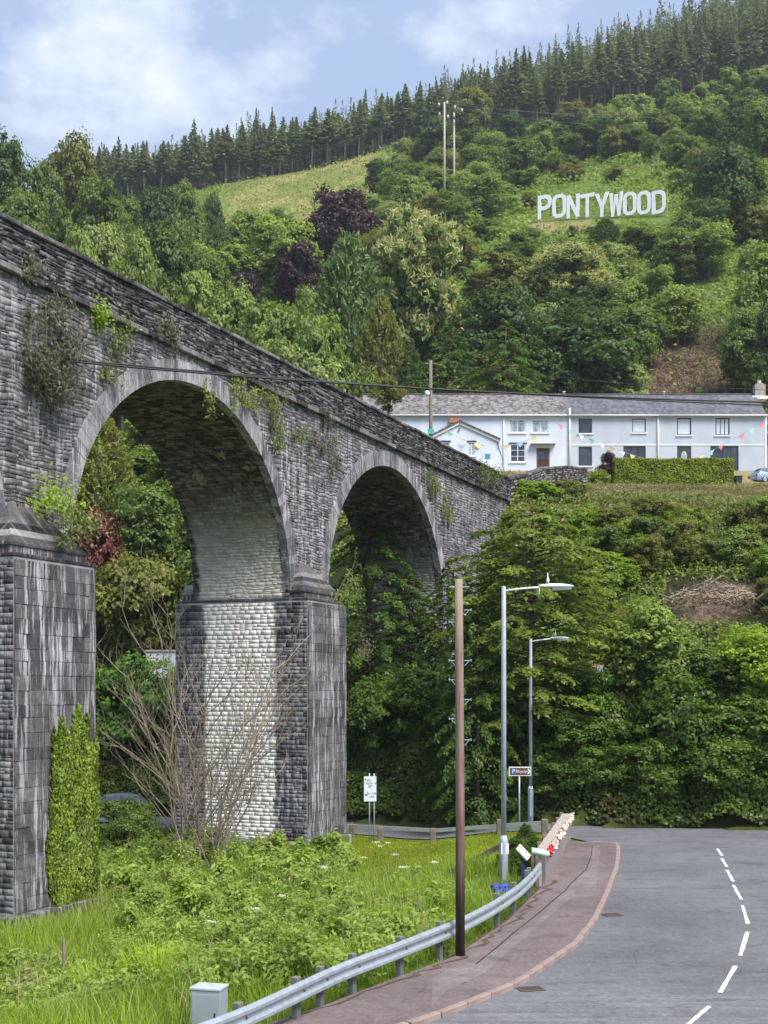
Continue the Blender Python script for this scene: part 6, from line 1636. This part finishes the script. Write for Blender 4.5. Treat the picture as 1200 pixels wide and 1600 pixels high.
# ivy climbing the left pier
def ivy():
    r = np.random.RandomState(21); base = vw(-.9, -PRJ - .1, -.8); e = empty('ivy', tuple(base), VROT, 'bright green ivy climbing the right edge of the left pier', 'ivy')
    n = 12500; U = r.uniform(-2.6, .12, n); Z = r.uniform(-.9, 6.6, n)
    top = np.interp(U, [-2.4,-2.2,-2.0,-1.7,-1.35,-1.1,-.9,-.65,-.3,.12], [4.2,4.8,4.9,4.7,4.8,5.1,5.4,5.0,4.8,4.7]) + (vnoise(U, 0*U, .22, 3) - .5)*.8 + (vnoise(U, 0*U, .07, 4) - .5)*.5
    left = np.interp(Z, [-.9,1,3,5,6.6], [-2.15,-2.3,-2.3,-2.25,-1.4]) + (vnoise(Z, 0*Z, .5, 5) - .5)*.35
    k = (Z < top) & (U > left); U, Z = U[k], Z[k]; n = len(U)
    V = -PRJ - .03 - (.03 + .11*vnoise(U, Z, .5, 2))*r.uniform(.1, 1, n)
    # wrap round the corner
    U2 = r.uniform(0, 1, 2600); Z2 = r.uniform(-.9, 4.9, 2600)
    C = np.concatenate([np.stack([U, V, Z], 1), np.stack([.05 + .10*r.uniform(0, 1, 2600), -PRJ + .9*U2 - .08, Z2], 1)])
    Nn = np.concatenate([np.tile([.1,-1,.35], (n, 1)), np.tile([1,-.5,.3], (2600, 1))]) + r.normal(size=(n + 2600, 3))*.4
    T = .6*vnoise(C[:,0]*2, C[:,2], .7, 6) + r.uniform(-.1, .55, len(C)); C[:, 0] += .9; C[:, 1] += PRJ + .1; C[:, 2] += .8
    m = len(C); link('leaves', leaf_mesh('leaves', C, Nn, r.uniform(.09,.19,m), r.uniform(.08,.15,m), T, r, M['leaf_ivy'], np.tile([0,-.2,-1.], (m, 1))), e)
    mb = MB(); rr = random.Random(5)
    for i in range(9):
        u = rr.uniform(-.9,.9); mb.tube([(u*.8, .05, -.2), (u*.9+rr.uniform(-.1,.1), .03, 2), (u*.6, .02, 4.2)], [.03,.022,.008], 5)
    mb.build('stems', M['bark'], e)
ivy()

# ------------------------------------------------------------------ dead bush before the middle pier
def dead_bush():
    r = random.Random(14); Y = 49.5; x = xat(312, Y); z = gz1(x, Y)
    e = empty('dead_shrub', (x, Y, z), 0, 'tall leafless tangled shrub with pale bare branches before the middle pier', 'shrub')
    def grow(mb, p, d, L, rad, depth):
        n = 5; pts = [p]; q = p.copy(); dd = d.copy()
        for i in range(n):
            dd = (dd + Vector((r.uniform(-.28,.28), r.uniform(-.28,.28), r.uniform(-.08,.20)))).normalized(); q = q + dd*L/n; pts.append(q.copy())
        mb.tube(pts, [rad*(1 - .7*i/n) for i in range(n+1)], 6 if depth == 0 else (4 if depth == 1 else 3), False)
        if depth >= 3: return
        for i in range((7, 5, 2)[depth]):
            k = r.randrange(1, n+1); s = r.choice((-1,1)); a = r.uniform(.35, .95)
            nd = (dd*math.cos(a) + Vector((s*r.uniform(.3,1), r.uniform(-.8,.8), r.uniform(-.1,.6))).normalized()*math.sin(a)).normalized()
            grow(mb, pts[k].copy(), nd, L*r.uniform(.30,.55), rad*(.55 if depth == 0 else .5), depth + 1)
    # direction in photo terms: leaning stems fanning left and right
    stems = [(-.75,.70,6.6,.055),(-.50,.86,7.2,.06),(-.28,.95,8.2,.07),(-.10,1.0,9.0,.08),(.05,1.0,9.2,.08),(.22,.97,9.4,.075),(.42,.88,8.2,.07),(.60,.75,7.4,.09),(.80,.58,6.2,.07),(-.9,.45,4.6,.05),(.1,.95,6.5,.06),(-.35,.9,5.5,.05),(.3,.9,6.0,.06),(-.15,1,10.2,.07),(.15,1,9.8,.07),(-.6,.8,7.8,.05),(.5,.9,9.2,.06),(-.4,.95,9.4,.055)]
    for sx, sz, L, rad in stems:
        mb = MB(); grow(mb, Vector((r.uniform(-.75,.75), r.uniform(-.5,.5), -.2)), Vector((sx*.47, r.uniform(-.3,.2), sz)).normalized(), L*.86, rad*.62, 0); mb.build('branch', M['bark_dead'], e)
dead_bush()

# ------------------------------------------------------------------ meadow, lawn and verge
def blades(name, X, Y, h, w_, mat, label, seed, lean=.35, tintn=1.6):
    r = np.random.RandomState(seed); n = len(X); Z = gz(X, Y) - .03; a = r.uniform(0, 2*PI, n); h = h*r.uniform(.5, 1.25, n)
    lx, ly = r.normal(size=n)*lean*h, r.normal(size=n)*lean*h; ca, sa = np.cos(a)*w_/2, np.sin(a)*w_/2
    V = np.stack([np.stack([X - ca, Y - sa, Z], 1), np.stack([X + ca, Y + sa, Z], 1), np.stack([X + ca*.7 + lx*.4, Y + sa*.7 + ly*.4, Z + h*.6], 1), np.stack([X - ca*.7 + lx*.4, Y - sa*.7 + ly*.4, Z + h*.6], 1),
                  np.stack([X + lx + ca*.1, Y + ly + sa*.1, Z + h], 1), np.stack([X + lx - ca*.1, Y + ly - sa*.1, Z + h], 1)], 1).reshape(-1, 3)
    o = np.arange(n)[:, None]*6; Q = np.concatenate([o + [0,1,2,3], o + [3,2,4,5]])
    t = .5*vnoise(X, Y, tintn, seed) + r.uniform(0, .5, n)
    ob = link(name, npmesh(name, V, Q, mat, np.repeat(np.clip(t, 0, 1), 6))); tag(ob, label, kind='stuff'); return ob
def rnd_pts(n, seed, xr, yr): r = np.random.RandomState(seed); return r.uniform(*xr, n), r.uniform(*yr, n), r
def in_pier(X, Y):
    dx, dy = X + 10.01, Y - 40.78; u = dx*DX + dy*DY; v = -dx*DY + dy*DX
    k = np.zeros(len(X), bool)
    for u0, u1 in PIERS: k |= (u > u0 - .3) & (u < u1 + .3) & (v > -PRJ - .25) & (v < WID + PRJ + .25)
    return k
def railx(Y): return np.interp(Y, [p[1] for p in RAIL], [p[0] for p in RAIL])
LAWN = lambda X, Y: (X > xat(545, Y)) & (Y > 45.5 + .6*np.sin(X)) & (X < pavx(Y) - .6)
nearroad = lambda X: np.interp(X, [-46,-8,-1.5,3,6.7], [65.3,63.4,61.4,57.7,54.5])
# long meadow grass
X, Y, r = rnd_pts(210000, 1, (-22, 6.5), (20.5, 63)); k = (X < railx(Y) - .35) & ~LAWN(X, Y) & ~in_pier(X, Y) & (Y < nearroad(X) - .3) & (np.abs(CX + F*X/Y - 600) < 690)
k &= r.uniform(size=len(X)) < np.clip(26/Y, .2, 1)*1.2
k &= ~((X > 2.0) & (Y > 36.0) & (Y < 41.5) & (r.uniform(size=len(X)) < .85))
X, Y = X[k], Y[k]; hh = .25 + .5*vnoise(X, Y, 2.5, 8)
blades('meadow_grass', X, Y, hh, .022, M['meadow'], 'long green grass of the meadow between the barrier and the viaduct', 2)
# tall dry flowering stems standing above it
Xd, Yd, rd = rnd_pts(3200, 11, (-14, 1), (22, 44)); kd = (Xd < railx(Yd) - .6) & ~LAWN(Xd, Yd) & ~in_pier(Xd, Yd) & (vnoise(Xd, Yd, 2.2, 12) > .45); Xd, Yd = Xd[kd], Yd[kd]
blades('dry_grass_stems', Xd, Yd, .75 + .4*vnoise(Xd, Yd, 1.5, 3), .016, foliage('dry_stems', (.30,.27,.14), (.55,.50,.30)), 'tall dry grass stems standing above the meadow', 12, .25)
# short lawn and roadside verge
X, Y, r = rnd_pts(120000, 3, (-4, 8), (44, 62)); k = LAWN(X, Y) & ~in_pier(X, Y) & (Y < nearroad(X) - .3)
X, Y = X[k], Y[k]; blades('lawn', X, Y, .10 + 0*X, .03, M['lawn'], 'mown bright lawn between the middle pier and the parapet', 4, .5, 2.0)
X, Y, r = rnd_pts(60000, 5, (-6, 6.5), (19, 41)); k = (X > railx(Y) - .5) & (X < pavx(Y) - .02 - .2*vnoise(X, Y, .7, 2)); X, Y = X[k], Y[k]
blades('verge_grass', X, Y, .13 + .08*vnoise(X, Y, 1, 3), .016, M['meadow'], 'short grass verge under the crash barrier', 6, .5)
# iris-like clump of long bright leaves
def tussock(px, py, n, h, rad, mat, label, seed, name='sedge_clump'):
    g = gp(px, py, -.6); r = np.random.RandomState(seed); e = empty(name, (g.x, g.y, gz1(g.x, g.y)), 0, label, 'plant'); mb = MB(); rr = random.Random(seed); vs = []; Q = []; T = []
    for i in range(n):
        a = rr.uniform(0, 2*PI); q = rad*math.sqrt(rr.uniform(0,1)); b = Vector((math.cos(a)*q, math.sin(a)*q, -.05)); l = h*rr.uniform(.65,1.15); le = rr.uniform(.2,.6); s = Vector((-math.sin(a), math.cos(a), 0))*.014; o = Vector((math.cos(a + rr.uniform(-.6,.6)), math.sin(a + rr.uniform(-.6,.6)), 0)); m = len(vs)
        for t in (0,.35,.7,1): p = b + Vector((0,0,l*t*(1 - .18*t*le))) + o*l*le*t*t*.8; w_ = s*(1.15 - t); vs += [p - w_, p + w_]; T += [rr.uniform(0,.3) + .6*t]*2
        Q += [(m+2*j, m+2*j+1, m+2*j+3, m+2*j+2) for j in range(3)]
    link('leaves', npmesh('leaves', [tuple(v) for v in vs], Q, mat, T), e)
tussock(248, 1560, 520, 1.25, .75, M['iris'], 'clump of long bright yellow-green sword leaves in the foreground meadow', 3)
tussock(150, 1545, 260, .9, .6, M['iris'], 'smaller sword-leaf clump left of the large bright one', 4)
tussock(300, 1590, 220, .9, .5, M['meadow'], 'grassy clump right behind the steel cabinet', 5)
# weeds, ferns and brambles heaped through the meadow
def weed_mass():
    r = np.random.RandomState(51); C = []; Nn = []; T = []; S = []
    cs = []
    for i in range(440):
        px = r.uniform(-40, 720); py = r.uniform(1335, 1600); Y = 6.7*F/(py - CY)*1.0; x = xat(px, Y)
        if x > railx(Y) - .8 or (px > 545 and Y > 42) or (px < 190 and 1395 < py < 1500): continue
        if in_pier(np.array([x]), np.array([Y]))[0]: continue
        tall = 1.3 if 170 < px < 540 else .6
        cs.append((x, Y, r.uniform(.45, 1.0)*tall*(1.15 if px > 380 and py < 1440 else 1), r.uniform(.45, 1.0)))
    for px, py, h in ((250,1345,1.5),(300,1350,1.7),(345,1345,1.6),(390,1352,1.3),(430,1350,1.1),(470,1352,.9),(220,1350,1.3),(280,1372,1.4),(360,1375,1.3),(330,1395,1.2),(410,1380,1.1),(200,1380,1.0),(450,1390,1.0),(300,1420,1.0),(500,1375,.8)):
        Y = 6.85*F/(py - CY); cs.append((xat(px, Y), Y, h, .9))
    for x, Y, h, rad in cs:
        n = int(520*rad); nk = max(5, int(9*rad)); kind = r.randint(3); g = gz1(x, Y)
        q = unit(r.normal(size=(nk, 3))); q[:, 2] = np.abs(q[:, 2]); cc = q*[rad, rad, h]*r.uniform(.6, 1, (nk, 1)); kk = r.randint(nk, size=n)
        p = cc[kk] + r.normal(size=(n, 3))*.13; p[:, 2] = np.maximum(p[:, 2], .03)
        C.append(p + [x, Y, g]); Nn.append(q[kk]*.7 + [0,-.2,.6] + r.normal(size=(n, 3))*.55); T.append(.35*r.uniform() + .25*r.uniform(size=nk)[kk] + r.uniform(0,.4,n)); S.append(np.full(n, (.11,.07,.15)[kind])*np.clip(Y/30, .7, 1.5))
    C = np.concatenate(C); s = np.concatenate(S)*r.uniform(.6, 1.3, len(C))
    o = link('meadow_weeds', leaf_mesh('meadow_weeds', C, np.concatenate(Nn), s*1.3, s*.55, np.concatenate(T), r, M['weeds'])); tag(o, 'tangle of brambles, nettles and weeds through the meadow', kind='stuff')
weed_mass()
def fern(px, py, label, seed, h=.9, z=-.7):
    g = gp(px, py, z); e = empty('fern', (g.x, g.y, gz1(g.x, g.y)), 0, label, 'fern', 'ferns in the meadow'); r = np.random.RandomState(seed); C = []; Nn = []; D = []; T = []
    for k in range(11):
        a = k*2.4 + r.uniform(-.2,.2); L = h*r.uniform(.8,1.2); o = np.array([math.cos(a), math.sin(a), 0]); sd_ = np.array([-o[1], o[0], 0])
        for t in np.linspace(.15, 1, 16):
            p = o*L*t*.85 + np.array([0,0,L*(t*1.0 - .62*t*t)*1.25])
            for s in (-1, 1):
                w_ = .30*L*math.sin(PI*min(1,t*.85+.12)); C.append(p + sd_*s*w_*.5 - np.array([0,0,.03])); D.append(sd_*s + o*.35); Nn.append(np.array([0,0,1]) + o*.4); T.append((.25 + .5*t + r.uniform(-.1,.2), w_))
    C = np.array(C); T = np.array(T); link('fronds', leaf_mesh('fronds', C, np.array(Nn) + r.normal(size=C.shape)*.15, T[:,1]*1.05 + .02, T[:,1]*.28 + .02, T[:,0], r, M['leaf_bright'], np.array(D)), e)
for i, (px, py) in enumerate(((455,1510),(520,1480),(420,1545),(560,1440),(395,1460),(600,1480),(480,1430),(350,1530),(640,1440),(330,1470))): fern(px, py, 'arching green fern in the meadow behind the crash barrier', 70+i, .95)
def umbel(px, py, seed):
    Y = 6.6*F/(1345 - CY)*r_.uniform(.94,1.06) if py < 1345 else 5.9*F/(py + 25 - CY)
    x = xat(px, Y); g = gz1(x, Y); H = zat(py, Y) - g; e = empty('cow_parsley', (x, Y, g), 0, 'white-flowered umbel standing above the meadow grass', 'flower', 'white umbels in the meadow')
    MB().tube([(0,0,0),(.02,0,H*.6),(0,0,H)], [.012,.01,.006], 5).build('stem', plain('green_stem', (.12,.18,.05), .8) if 'stem' not in M else M['stem'], e)
    r = np.random.RandomState(seed); n = 40; q = r.normal(size=(n, 3))*[.07,.07,.012]; q[:, 2] += H
    link('flower_head', leaf_mesh('flower_head', q, np.tile([0,-.3,1.], (n, 1)) + r.normal(size=(n,3))*.2, .04, .036, r.uniform(0,1,n), r, M['flower']), e)['kind'] = 'stuff'
M['stem'] = plain('green_stem', (.12,.18,.05), .8)
r_ = random.Random(2)
for i, (px, py) in enumerate(((587,1316),(606,1317),(594,1322),(617,1335),(552,1337),(568,1340),(678,1347),(505,1355),(630,1355),(440,1400),(330,1440),(400,1420))): umbel(px, py, i)
# young conifer and evergreens behind the parapet
tree('young_conifer', 'tuft0', (xat(822,44.5), 44.5, gz1(xat(822,44.5),44.5)), zat(1288,44.5) - gz1(xat(822,44.5),44.5), 1.1, 'leaf_dark', 'young dark conifer behind the near end of the bridge parapet', None, 'conifer')
tree('potted_evergreen', 'tuft0', (xat(806,42.5), 42.5, gz1(xat(806,42.5),42.5)), 1.15, 1.5, 'leaf_bank', 'low dark evergreen bush left of the young conifer', None, 'shrub')
tree('potted_evergreen', 'tuft0', (xat(836,43.5), 43.5, gz1(xat(836,43.5),43.5)), 1.1, 1.1, 'leaf_bank', 'low dark evergreen bush right of the young conifer', None, 'shrub')

# ------------------------------------------------------------------ put each root at the base of its thing
bpy.context.view_layer.update()
for o in [o for o in COL.objects if o.parent is None and o.type == 'EMPTY' and o.location.length < 1e-6 and o.children]:
    pts = []
    def walk(c):
        if c.type == 'MESH': pts.extend(c.matrix_world @ Vector(b) for b in c.bound_box)
        for k in c.children: walk(k)
    for c in o.children: walk(c)
    lo = [min(p[i] for p in pts) for i in range(3)]; hi = [max(p[i] for p in pts) for i in range(3)]
    b = Vector(((lo[0]+hi[0])/2, (lo[1]+hi[1])/2, lo[2])); o.location = b
    for c in o.children: c.location = c.location - b

# ------------------------------------------------------------------ thin air that softens the far hill
hz_m = bpy.data.materials.new('thin_haze'); hz_m.use_nodes = True; ht = hz_m.node_tree; ht.nodes.clear()
hv = ht.nodes.new('ShaderNodeVolumePrincipled'); ho = ht.nodes.new('ShaderNodeOutputMaterial')
hv.inputs['Color'].default_value = (.86, .91, 1.0, 1); hv.inputs['Density'].default_value = .00018; hv.inputs['Anisotropy'].default_value = .2
ht.links.new(hv.outputs['Volume'], ho.inputs['Volume'])
tag(MB().box(-960, 960, -360, 1560, -4, 340).build('haze', hz_m), 'thin pale air over the valley', kind='stuff')
